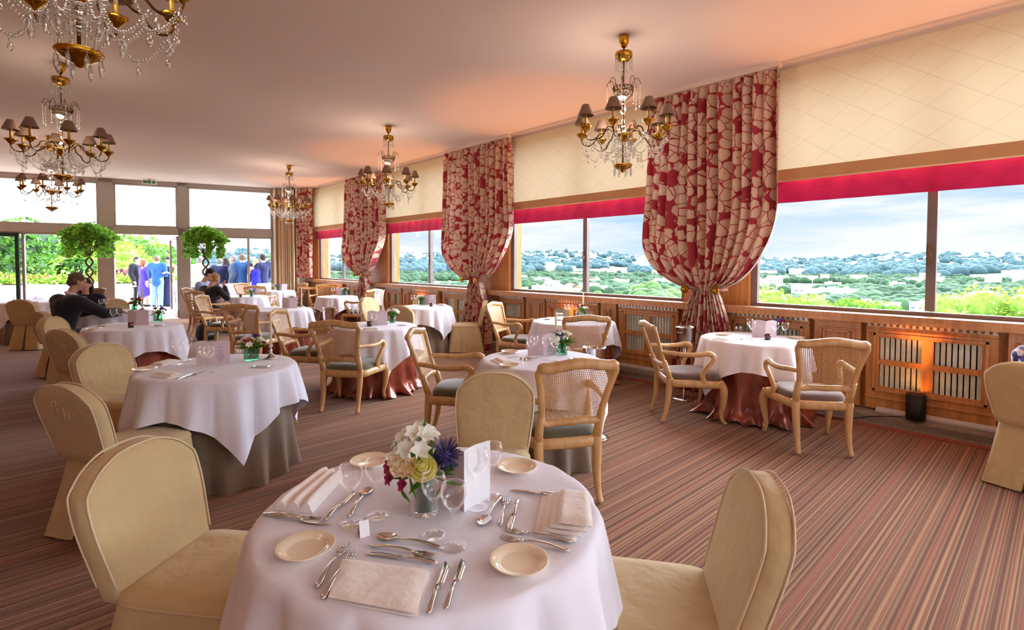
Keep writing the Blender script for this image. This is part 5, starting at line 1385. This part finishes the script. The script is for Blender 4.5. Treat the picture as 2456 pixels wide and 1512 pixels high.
# guest at the right edge
J = sit(shl=(-.17, -.05, 1.0), shr=(.17, -.05, 1.0))
M['floralshirt'] = None
t = NT('floral_blouse'); vo = t.node('ShaderNodeTexVoronoi'); vo.inputs['Scale'].default_value = 26; t.link(t.co('Object'), vo.inputs['Vector'])
sp = t.node('ShaderNodeSeparateColor'); t.link(vo.outputs['Color'], sp.inputs[0])
M['floralshirt'] = t.done(t.bsdf(t.ramp(sp.outputs[0], [(0, srgb(40, 44, 110)), (.35, srgb(40, 44, 110)), (.36, srgb(214, 206, 216)), (.55, srgb(214, 206, 216)), (.56, srgb(150, 60, 110)), (.75, srgb(80, 70, 150)), (.9, srgb(210, 150, 60))], 'CONSTANT'), .8))
person('guest in a violet floral blouse cut off by the right edge of the photo', (5.18, .03, 0), head(.93, -.36), J, [('floral_blouse', M['floralshirt'], 'shirt'), ('trousers', cl['black'], 'trousers'), ('shoes', shoe, 'shoes')], (hr['brown'], .1), .014, .9)

M['leafbright'] = fabric('bright_leaf', srgb(134, 184, 58), .2, .5, .1, 14, 0, .4)
M['planterwood'] = mottled('planter_wood', srgb(92, 62, 50), srgb(122, 84, 66), 6, .6)
M['tchair'] = flat('woven_grey_plastic', 186, 184, 190, 8)
M['leafyellow'] = mottled('yellow_green_leaf', srgb(170, 192, 70), srgb(206, 220, 110), 10, .5)  # pale yellow-green foliage colour
M['leafdark'] = mottled('dark_leaf_mass', srgb(26, 52, 30), srgb(48, 80, 40), 3, .7)
M['leafmid'] = mottled('mid_leaf_mass', srgb(50, 90, 36), srgb(84, 124, 48), 3, .7)
M['leaflight'] = mottled('light_leaf_mass', srgb(92, 124, 44), srgb(132, 160, 62), 3, .7)
M['leafplum'] = mottled('plum_leaf_mass', srgb(96, 52, 66), srgb(132, 78, 90), 3, .7)
M['blossom'] = flat('red_blossom', 214, 78, 60, 20)
M['urn'] = flat('urn_grey', 130, 140, 138, 8)
M['roofred'] = flat('roof_tile', 186, 120, 92, 14); M['roofgrey'] = flat('flat_roof', 206, 204, 204, 8); M['winglass'] = flat('far_window', 96, 108, 124, 10, .3)
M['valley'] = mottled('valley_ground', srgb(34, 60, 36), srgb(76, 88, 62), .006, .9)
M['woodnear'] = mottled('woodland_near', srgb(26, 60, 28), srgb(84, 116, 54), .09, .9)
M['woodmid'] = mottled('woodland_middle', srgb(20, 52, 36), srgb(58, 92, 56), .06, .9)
M['woodfar'] = mottled('woodland_far', srgb(44, 74, 84), srgb(62, 92, 96), .01, .9)  # bluish tint puts distance haze into the tree colour
# ------------------------------------------------------------------ plants
def leaf_cloud(mb, n, fn, size, q, flat_=.0):
    for k in range(n):
        p = fn(q); d = Vector((q.gauss(0, 1), q.gauss(0, 1), q.gauss(-.2, .7))).normalized()
        L = size * q.uniform(.7, 1.3); s = d.cross(Vector((q.gauss(0, 1), q.gauss(0, 1), q.gauss(0, 1)))).normalized() * L * .32
        p = Vector(p); mb.add([p - d * L * .5, p + s, p + d * L * .5, p - s], [(0, 1, 2, 3)], False)
def ficus(x, y, label, seed, R=.56):
    q = random.Random(seed); t = thing('ficus_tree', label, 'potted tree', (x, y, 0), 0, 'braided ficus trees by the glass front')
    mb = MB(); mb.loft([rrect(.24, .24, 0, 0, 24, .25), rrect(.26, .26, .45, 0, 24, .25), rrect(.27, .27, .86, 0, 24, .25), rrect(.29, .29, .87, 0, 24, .25), rrect(.29, .29, .91, 0, 24, .25), rrect(.25, .25, .91, 0, 24, .25), rrect(.24, .24, .85, 0, 24, .25)]); mb.build('planter_box', M['planterwood'], t)
    for k in range(2):
        mb = MB(); pts = []
        for i in range(41):
            z = .84 + (1.72 - .84) * i / 40; a = i / 40 * 3.0 * 2 * PI / 1.0 * .5 * 2 / 1.6 + k * PI; pts.append((.065 * math.cos(a) * 1.0, .065 * math.sin(a), z))
        mb.tube(pts, .021, 8); mb.build('braided_stem', M['trunk'], t)
    mb = MB()
    for k in range(16):
        a = k * 2.4; r = R * (.4 + .5 * q.random()); mb.tube(cat([(0, 0, 1.68), (r * .35 * math.cos(a), r * .35 * math.sin(a), 1.85), (r * math.cos(a), r * math.sin(a), 2.1 + .2 * q.random())], 4), [.014, .013, .012, .011, .01, .009, .008, .006, .004], 5)
    mb.build('branch', M['trunk'], t)
    def fn(q):
        a = q.random() * 2 * PI
        if q.random() < .62:
            r = R * math.sqrt(q.random()) * (1 + .12 * math.sin(a * 5 + seed)); return (r * math.cos(a), r * math.sin(a), 2.1 + (.08 + .26 * (1 - (r / R) ** 2)) * q.random() ** .8 + .06 * math.sin(a * 3))
        b = int(a * 7 / (2 * PI)) * 2 * PI / 7 + seed; r = R * (.55 + .4 * q.random()); return (r * math.cos(b + q.gauss(0, .12)), r * math.sin(b + q.gauss(0, .12)), 2.15 - .5 * q.random() ** 1.3)
    for m_, n in (('leaf', 1100), ('leafbright', 2300)):
        mb = MB(); leaf_cloud(mb, n, fn, .085, q); mb.build('foliage', M[m_], t)
    return t
ficus(.98, 15.75, 'ficus tree with twisted stem left of the open door', 1, .54)
ficus(3.26, 15.1, 'ficus tree with twisted stem right of the open door', 2, .5)

# ------------------------------------------------------------------ terrace
mb = MB()
c = [far(-9, -.03, .12), far(6.5, -.03, .12), far(6.5, -.03, 9.6), far(-9, -.03, 9.6)]
mb.add(c + [p - Vector((0, 0, .3)) for p in c], [(0, 1, 2, 3), (7, 6, 5, 4), (0, 4, 5, 1), (1, 5, 6, 2), (2, 6, 7, 3), (3, 7, 4, 0)], False); struct(mb.build('floor_terrace', M['terrace']))
pl = thing('terrace_planter', 'long white planter wall along the edge of the terrace with flowering hedge', 'planter', far(-3.3, -.03, 9.0), FA)
mb = MB(); mb.box((0, 0, .35), (11, .8, .7)); mb.build('planter_wall', M['white'], pl)
mb = MB(); mb.box((0, 0, .7), (10.8, .6, .06)); mb.build('soil', M['dark'], pl)
q = random.Random(4)
for k, (m_, n) in enumerate((('leafbright', 2600), ('leafyellow', 2200), ('leaf', 900))):
    mb = MB(); leaf_cloud(mb, n, lambda q: (q.uniform(-5.4, 5.4), q.gauss(0, .2), .72 + abs(q.gauss(0, .16)) * (1 + .6 * math.sin(q.random() * 9))), .12, q); mb.build('hedge_foliage', M[m_] if m_ in M else M['leaf'], pl)
mb = MB(); leaf_cloud(mb, 260, lambda q: (q.choice((-3.6, -2.1, -.4, 1.2, 3)) + q.gauss(0, .35), q.gauss(0, .2), .95 + .1 * q.random()), .09, q); mb.build('blossom', M['blossom'], pl)
def terrace_chair():
    t = thing('terrace_chair', 'x', 'chair'); al = M['tchair']
    mb = MB(); mb.box((0, 0, .43), (.5, .48, .03)); mb.build('seat', al, t)
    mb = MB(); mb.loft([[Vector((sx * .25, y + d, z)) for sx, d in ((-1, 0), (1, 0), (1, .025), (-1, .025))] for y, z in ((-.24, .45), (-.28, .7), (-.34, .92))]); mb.build('backrest', al, t)
    for sx in (-1, 1):
        for sy in (-1, 1): mb = MB(); mb.tube([(sx * .23, sy * .22, 0), (sx * .23, sy * .22, .43)], .014, 7); mb.build('leg', M['alu'], t)
        mb = MB(); mb.tube([(sx * .26, -.26, .65), (sx * .26, .2, .65), (sx * .26, .22, .43)], .014, 7); mb.build('armrest', M['alu'], t)
    return t
P_tc = Proto(terrace_chair)
for u, d, r, s in ((-5.0, 3.2, .4, 'leftmost, half cut by the photo edge'), (-3.9, 2.6, 2.9, 'behind the sliding glass leaf'), (-3.0, 4.6, 1.2, 'just left of the man in the dark suit'), (-2.2, 3.4, 4.4, 'left of the twisted ficus stem'), (-1.2, 5.2, 2.4, 'seen through the doorway at left'), (1.05, 1.6, .2, 'behind the woman with the bun'), (1.45, 1.7, -.3, 'right of the ficus stem, behind the glass'), (1.95, 1.5, .5, 'at the right end, in front of the royal blue dress')):
    P_tc(far(u, -.03, d), FA + r, 'pale grey terrace chair ' + s, 'pale terrace chairs')
def terrace_table():
    t = thing('terrace_table', 'x', 'table'); mb = MB(); mb.box((0, 0, .72), (1.4, .8, .04)); mb.build('tabletop', M['white'], t)
    for sx in (-1, 1):
        for sy in (-1, 1): mb = MB(); mb.tube([(sx * .62, sy * .34, 0), (sx * .62, sy * .34, .7)], .022, 7); mb.build('leg', M['alu'], t)
    return t
P_tt = Proto(terrace_table)
for u, d, s in ((-4.4, 1.6, 'nearest, at the left edge of the photo'), (-3.4, 3.8, 'left of the seated man'), (-2.6, 5.6, 'beside the thick frame post')): P_tt(far(u, -.03, d), FA + .1, 'white terrace table ' + s, 'white terrace tables')
ur = thing('stone_urn', 'grey urn on a pedestal with flowers at the right end of the terrace', 'urn', (6.35, 18.35, -.03))
mb = MB(); mb.box((0, 0, .45), (.4, .4, .9)); mb.build('pedestal', M['white'], ur)
mb = MB(); mb.lathe([(0, .9), (.14, .9), (.1, .95), (.06, 1.05), (.09, 1.12), (.2, 1.25), (.22, 1.5), (.27, 1.6), (.25, 1.62), (.18, 1.5), (0, 1.5)], 20); mb.build('urn_body', M['urn'], ur)
for m_, n in (('leaf', 240), ('blossom', 130)): mb = MB(); leaf_cloud(mb, n, lambda q: (q.gauss(-.05, .2), q.gauss(0, .2), 1.66 + abs(q.gauss(0, .16))), .1, q); mb.build('foliage' if m_ == 'leaf' else 'blossom', M[m_], ur)

# ------------------------------------------------------------------ trees behind the terrace
def tree(x, y, zb, H, R, mats, label, group, seed, n=900, ls=.22):
    q = random.Random(seed); t = thing('leafy_tree', label, 'tree', (x, y, zb), 0, group)
    mb = MB(); mb.tube(cat([(0, 0, 0), (.1 * R, 0, H * .3), (0, .05 * R, H * .62)], 4), [R * .08 * (1 - .07 * i) for i in range(9)], 8); mb.build('trunk', M['trunk'], t)
    lob0 = [(q.gauss(0, .42) * R, q.gauss(0, .42) * R, H * .62 + q.uniform(-.28, .3) * H * .8, R * q.uniform(.32, .55)) for _ in range(11)] + [(0, 0, H * .62, R * .6)]
    lob = lob0
    mb = MB()
    for x_, y_, z_, r_ in [(a_, b_, c_, d_ * .86) for a_, b_, c_, d_ in lob]:
        nb = MB(); nb.ball((0, 0, 0), 1, 12, 9)
        mb.add([(x_ + v[0] * r_ * (1 + .25 * noise.noise(Vector(v) * 2 + Vector((seed, x_, 0)))), y_ + v[1] * r_ * (1 + .25 * noise.noise(Vector(v) * 2.3 + Vector((0, seed, y_)))), z_ + v[2] * r_ * .85 * (1 + .2 * noise.noise(Vector(v) * 3))) for v in nb.v], nb.f)
    mb.build('crown', mats[0], t)
    def fn(q):
        l = q.choice(lob); d = Vector((q.gauss(0, 1), q.gauss(0, 1), q.gauss(.2, 1))).normalized() * l[3] * q.uniform(.85, 1.2); return (l[0] + d.x, l[1] + d.y, l[2] + d.z * .85)
    for k, m_ in enumerate(mats[1:]):
        mb = MB(); leaf_cloud(mb, n, fn, ls, q); mb.build('leaves', m_, t)
    return t
GT = 'trees beyond the terrace'
def ray_at(px, D): # a point D metres in front, px the bearing
    a = math.radians(42.86) + math.atan((px - 1228) / 1238); L = D / math.cos(a - math.radians(42.86)); return L * math.sin(a), L * math.cos(a)
for i, (px, D, top, R, kind, s) in enumerate([(15, 31, 3.4, 3.0, 0, 'dark green tree at the far left edge beyond the terrace'), (95, 40, 4.0, 4.2, 1, 'rounded green tree behind the sliding glass leaf'), (60, 34, 2.3, 2.6, 2, 'pale yellow-green bush behind the left terrace tables'), (165, 44, 3.2, 3.8, 1, 'green tree left of the first ficus crown'), (130, 33, 1.9, 2.4, 2, 'pale yellow-green bush left of the twisted stem'), (200, 36, 2.2, 2.8, 2, 'pale yellow-green bush behind the twisted stem'), (290, 40, 2.7, 3.4, 2, 'pale green tree in the left of the doorway'), (325, 44, 2.9, 3.6, 1, 'green tree in the middle of the doorway'), (395, 46, 2.9, 3.4, 1, 'green tree at the right of the doorway'), (300, 34, 1.3, 1.6, 3, 'plum-coloured bush in the doorway'), (348, 35, 1.2, 1.4, 3, 'plum-coloured bush behind the violet dress'), (236, 48, 3.0, 3.4, 1, 'green tree behind the thick frame post'), (-60, 36, 4.2, 4, 0, 'dark tree outside the left of the photo')]):
    x, y = ray_at(px, D); zb = -5.0; mats = [(M['leafdark'], M['leaf'], M['leafmid']), (M['leafmid'], M['leafbright'], M['leaf']), (M['leaflight'], M['leafyellow'], M['leafbright']), (M['leafplum'], M['leafplum'])][kind]
    tree(x, y, zb, (top - zb) / .98, R, mats, s, GT, i + 10, 2400, .34)
GN = 'treetops just below the windows'
for i, (px, D, top, R, kind) in enumerate([(1830, 44, -.3, 3.2, 2), (1905, 52, -1.0, 3.4, 2), (1990, 46, -1.2, 3.2, 1), (2075, 50, -1.9, 3.4, 2), (2150, 44, -2.0, 3.0, 1), (2215, 48, -2.4, 3.2, 2), (2300, 44, -3.0, 3.2, 1), (2375, 50, -1.2, 4.4, 2), (2440, 46, -2.6, 3.2, 1), (2050, 38, -2.7, 2.6, 1), (1950, 38, -2.4, 2.6, 2), (2260, 38, -3.4, 2.6, 2), (2420, 38, -3.6, 2.8, 2), (2150, 36, -3.2, 2.6, 2), (1860, 36, -2.2, 2.4, 1), (2520, 44, -2.6, 3.4, 1), (2340, 36, -3.6, 2.6, 1)]):
    x, y = ray_at(px, D); zb = top - 9
    tree(x, y, zb, 9 / .98, R, [(0,), (M['leafmid'], M['leafbright'], M['leaf']), (M['leaflight'], M['leafyellow'], M['leafbright'])][kind], 'leafy green treetop just outside the right-hand window, %s' % ('pale yellow-green' if kind == 2 else 'darker green'), GN, i + 40, 2200, .34)

# ------------------------------------------------------------------ the valley
def ground(x, y):
    r = math.hypot(x, y); a = math.atan2(x, y)
    if r < 110: z = -3 - 27 * min(1, max(0, (r - 22) / 60))
    else: z = -30
    if r > 1300: z += (min(1, (r - 1300) / 2400)) ** 1.3 * (74 + 16 * math.sin(a * 9) + 10 * math.sin(a * 23 + 1) + (14 if a < .95 else 0))
    return z + 1.5 * math.sin(x * .013) * math.sin(y * .017)
mb = MB()
rr = [20 * (4400 / 20) ** (i / 44) for i in range(45)]
mb.grid(lambda u, v: (lambda r, a: (r * math.sin(a), r * math.cos(a), ground(r * math.sin(a), r * math.cos(a))))(rr[int(round(v * 44))], math.radians(-40 + 175 * u)), 120, 44)
o = mb.build('valley_ground', M['valley']); o['kind'] = 'structure'
q = random.Random(9)
def blob(mb, x, y, z, r, h):
    nb = MB(); nb.ball((0, 0, 0), 1, 7, 5); mb.add([(x + v[0] * r * (1 + .2 * q.random()), y + v[1] * r * (1 + .2 * q.random()), z + v[2] * h * (1 + .25 * q.random())) for v in nb.v], nb.f)
for nm, m_, n, r0, r1, sz, lab in (('near_woodland', 'woodnear', 2600, 120, 520, (2.5, 5), 'green woodland on the slope below the windows'), ('middle_woodland', 'woodmid', 5200, 420, 1500, (4, 8), 'dark green woods across the middle of the valley'), ('distant_woodland', 'woodfar', 3000, 1400, 3900, (9, 18), 'woods on the horizon, tinted blue-green for haze')):
    mb = MB(); k = 0
    while k < n:
        a = math.radians(q.uniform(2, 92)); r = math.exp(q.uniform(math.log(r0), math.log(r1))); x, y = r * math.sin(a), r * math.cos(a)
        f = noise.noise(Vector((x / 140, y / 140, 1.7))) + .35 * noise.noise(Vector((x / 50, y / 50, 4)))
        az = math.degrees(a)
        if nm == 'near_woodland' and az > 68: f -= .35
        if nm == 'near_woodland' and az < 62: f += .5
        if nm == 'middle_woodland' and r > 600: f += .15
        if f < .02: continue
        s_ = q.uniform(*sz); lift = 16 * max(0, 1 - abs(az - 58) / 8) * (r < 330) if nm == 'near_woodland' else 0
        blob(mb, x, y, ground(x, y) + s_ * .35 + lift, s_, s_ * .85); k += 1
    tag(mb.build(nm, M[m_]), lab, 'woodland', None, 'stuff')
def house(x, y, w_, d_, h_, rz, red, label):
    mb = MB(); z = ground(x, y); Mx = Matrix.Translation((x, y, z)) @ Matrix.Rotation(rz, 4, 'Z')
    mb.box((0, 0, h_ / 2 - 1), (w_, d_, h_ + 2), M=Mx)
    mb.cur = 2; nw = max(2, int(w_ / 4)); nf = max(1, int(h_ / 3.2))
    for f in range(nf):
        for k in range(nw):
            for s in (-1, 1): mb.box((-w_ / 2 + w_ * (k + .5) / nw, s * d_ / 2, 1.6 + f * 3.2), (w_ / nw * .45, .3, 1.4), M=Mx)
    mb.cur = 1
    if red:
        rh = d_ * .32; e = .5
        p = [Mx @ Vector(v) for v in ((-w_ / 2 - e, -d_ / 2 - e, h_), (w_ / 2 + e, -d_ / 2 - e, h_), (w_ / 2 + e, d_ / 2 + e, h_), (-w_ / 2 - e, d_ / 2 + e, h_), (-w_ / 2, 0, h_ + rh), (w_ / 2, 0, h_ + rh))]
        mb.add(p, [(0, 1, 5, 4), (2, 3, 4, 5), (0, 4, 3), (1, 2, 5), (3, 2, 1, 0)], False)
    else: mb.box((0, 0, h_ + .3), (w_ + .5, d_ + .5, .6), M=Mx); mb.box((w_ * .2, 0, h_ + 1.2), (w_ * .2, d_ * .3, 1.6), M=Mx)
    return tag(mb.build('white_building', [M['white'], M['roofred'] if red else M['roofgrey'], M['winglass']]), label, 'building', 'buildings in the valley below the windows')
k = 0
while k < 110:
    az = q.uniform(38, 90); r = math.exp(q.uniform(math.log(190), math.log(900))); a = math.radians(az); x, y = r * math.sin(a), r * math.cos(a)
    if az < 66 and r < 430: continue
    if noise.noise(Vector((x / 140, y / 140, 1.7))) > .12: continue
    big = q.random() < .4
    house(x, y, q.uniform(12, 24) if big else q.uniform(8, 12), q.uniform(9, 14) if big else 8, q.uniform(7, 12) if big else q.uniform(5, 7), q.uniform(0, 3), not big and q.random() < .7, '%s building among trees in the valley beyond the windows' % ('white flat-roofed' if big else 'small white')); k += 1
mb = MB()
for k in range(800):
    a = math.radians(q.uniform(3, 92)); r = math.exp(q.uniform(math.log(1700 if k % 6 else 900), math.log(3900))); x, y = r * math.sin(a), r * math.cos(a)
    if noise.noise(Vector((x / 420, y / 420, 8))) < -.05 and r < 2600: continue
    h_ = q.uniform(5, 9) * (1 + r / 5000) * (2.6 if q.random() < .03 and r > 2200 else 1); w_ = q.uniform(8, 26) * (1 + r / 3000)
    mb.box((x, y, ground(x, y) + h_ / 2), (w_, w_ * .5, h_ + 6), rz=-a + PI / 2 + q.uniform(-.4, .4) + PI / 2)
tag(mb.build('distant_city', M['white']), 'pale distant town spread along the horizon', 'town', None, 'stuff')
a = math.radians(42.86) + math.atan((2033 - 1228) / 1238); r = 3300; mb = MB(); mb.tube([(r * math.sin(a), r * math.cos(a), 30), (r * math.sin(a), r * math.cos(a), 104)], 9, 10)
tag(mb.build('distant_tower', M['white']), 'tall pale tower block on the horizon in the right-hand window', 'tower')

# ------------------------------------------------------------------ sky, sun, fill lamps, camera
wd = bpy.data.worlds.new('sky'); S.world = wd; wd.use_nodes = True
n = wd.node_tree.nodes; l = wd.node_tree.links; n.clear()
class WT(NT):
    def __init__(s): s.n = n; s.l = l; s.out = n.new('ShaderNodeOutputWorld')
t = WT()
tc = t.node('ShaderNodeTexCoord'); sx = t.node('ShaderNodeSeparateXYZ'); t.link(tc.outputs['Generated'], sx.inputs[0])
mp = t.node('ShaderNodeMapping'); mp.inputs['Scale'].default_value = (2.2, 2.2, 16); t.link(tc.outputs['Generated'], mp.inputs['Vector'])
cl_ = t.noise(mp.outputs[0], 1.5, 6, .58)
base = t.ramp(t.math('MULTIPLY', sx.outputs[2], 3.2), [(0, srgb(214, 228, 238)), (.1, srgb(196, 220, 240)), (.4, srgb(160, 200, 234)), (1, srgb(150, 192, 232))])
col = t.mix(t.ramp(cl_, [(.38, (0, 0, 0, 1)), (.62, (1, 1, 1, 1))]), base, srgb(236, 240, 244))
# brighter towards the sun's side of the sky (over the terrace and behind) and overhead
dot = t.math('ADD', t.math('MULTIPLY', sx.outputs[0], -.85), t.math('MULTIPLY', sx.outputs[1], .53))
glow = t.ramp(t.math('ADD', t.math('MULTIPLY', dot, .5), .5), [(.54, (0, 0, 0, 1)), (.7, (1, 1, 1, 1))])
back = t.ramp(t.math('MULTIPLY', sx.outputs[1], -1.0), [(.1, (0, 0, 0, 1)), (.6, (1, 1, 1, 1))])
up_ = t.ramp(sx.outputs[2], [(.2, (0, 0, 0, 1)), (.5, (1, 1, 1, 1))])
band = t.math('MULTIPLY', t.ramp(sx.outputs[2], [(.12, (0, 0, 0, 1)), (.24, (1, 1, 1, 1)), (.55, (1, 1, 1, 1)), (.75, (0, 0, 0, 1))]), t.math('MAXIMUM', sx.outputs[0], 0.0))  # bright band added above the window view to light the room
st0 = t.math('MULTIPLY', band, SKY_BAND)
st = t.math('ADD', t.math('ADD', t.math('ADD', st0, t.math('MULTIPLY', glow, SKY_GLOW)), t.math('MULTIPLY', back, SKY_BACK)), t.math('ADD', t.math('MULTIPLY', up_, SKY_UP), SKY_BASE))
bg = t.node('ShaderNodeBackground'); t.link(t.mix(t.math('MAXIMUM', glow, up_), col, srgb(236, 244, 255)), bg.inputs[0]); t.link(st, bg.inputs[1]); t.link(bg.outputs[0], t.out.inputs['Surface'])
su = bpy.data.lights.new('sun', 'SUN'); su.energy = SUN; su.angle = .02; su.color = (1, .95, .86)
so = bpy.data.objects.new('sun', su); C.objects.link(so); so.rotation_euler = Vector((.62, -.1, -.78)).to_track_quat('-Z', 'Y').to_euler()
def lamp(name, loc, e, col, size=.25):
    L = bpy.data.lights.new(name, 'POINT'); L.energy = e; L.color = col; L.shadow_soft_size = size
    o = bpy.data.objects.new(name, L); C.objects.link(o); o.location = loc
for x in (4.12, .2):  # warm fill points added at chandelier height; the chandeliers themselves are unlit
    for y in (-1.6, 2.95, 7.4, 11.85): lamp('chandelier_fill', (x, y, ZC - .78), CHAND * (1 if x > 1 else .5), (1, .82, .64), .22)
cam = bpy.data.cameras.new('camera'); co = bpy.data.objects.new('camera', cam); C.objects.link(co); S.camera = co
cam.sensor_width = 36; cam.sensor_fit = 'HORIZONTAL'; cam.lens = 1238.15 / 2456 * 36; cam.shift_y = -84.8 / 2456; cam.clip_start = .05; cam.clip_end = 9000
yaw, pit, rol = math.radians(42.861), math.radians(1.8894), .0026
F = Vector((math.sin(yaw) * math.cos(pit), math.cos(yaw) * math.cos(pit), -math.sin(pit))); R0 = Vector((math.cos(yaw), -math.sin(yaw), 0)); U0 = R0.cross(F)
R_ = R0 * math.cos(rol) + U0 * math.sin(rol); U_ = U0 * math.cos(rol) - R0 * math.sin(rol)
co.matrix_world = Matrix(((R_.x, U_.x, -F.x, 0), (R_.y, U_.y, -F.y, 0), (R_.z, U_.z, -F.z, 1.55), (0, 0, 0, 1)))
vs = S.view_settings; vs.view_transform = 'Standard'; vs.look = 'None'; vs.gamma = 1; vs.exposure = EXPO; vs.use_curve_mapping = False
S.cycles.max_bounces = 10; S.cycles.diffuse_bounces = 6; S.cycles.glossy_bounces = 4; S.cycles.transparent_max_bounces = 24; S.cycles.caustics_reflective = False; S.cycles.caustics_refractive = False
S.cycles.sample_clamp_indirect = 6
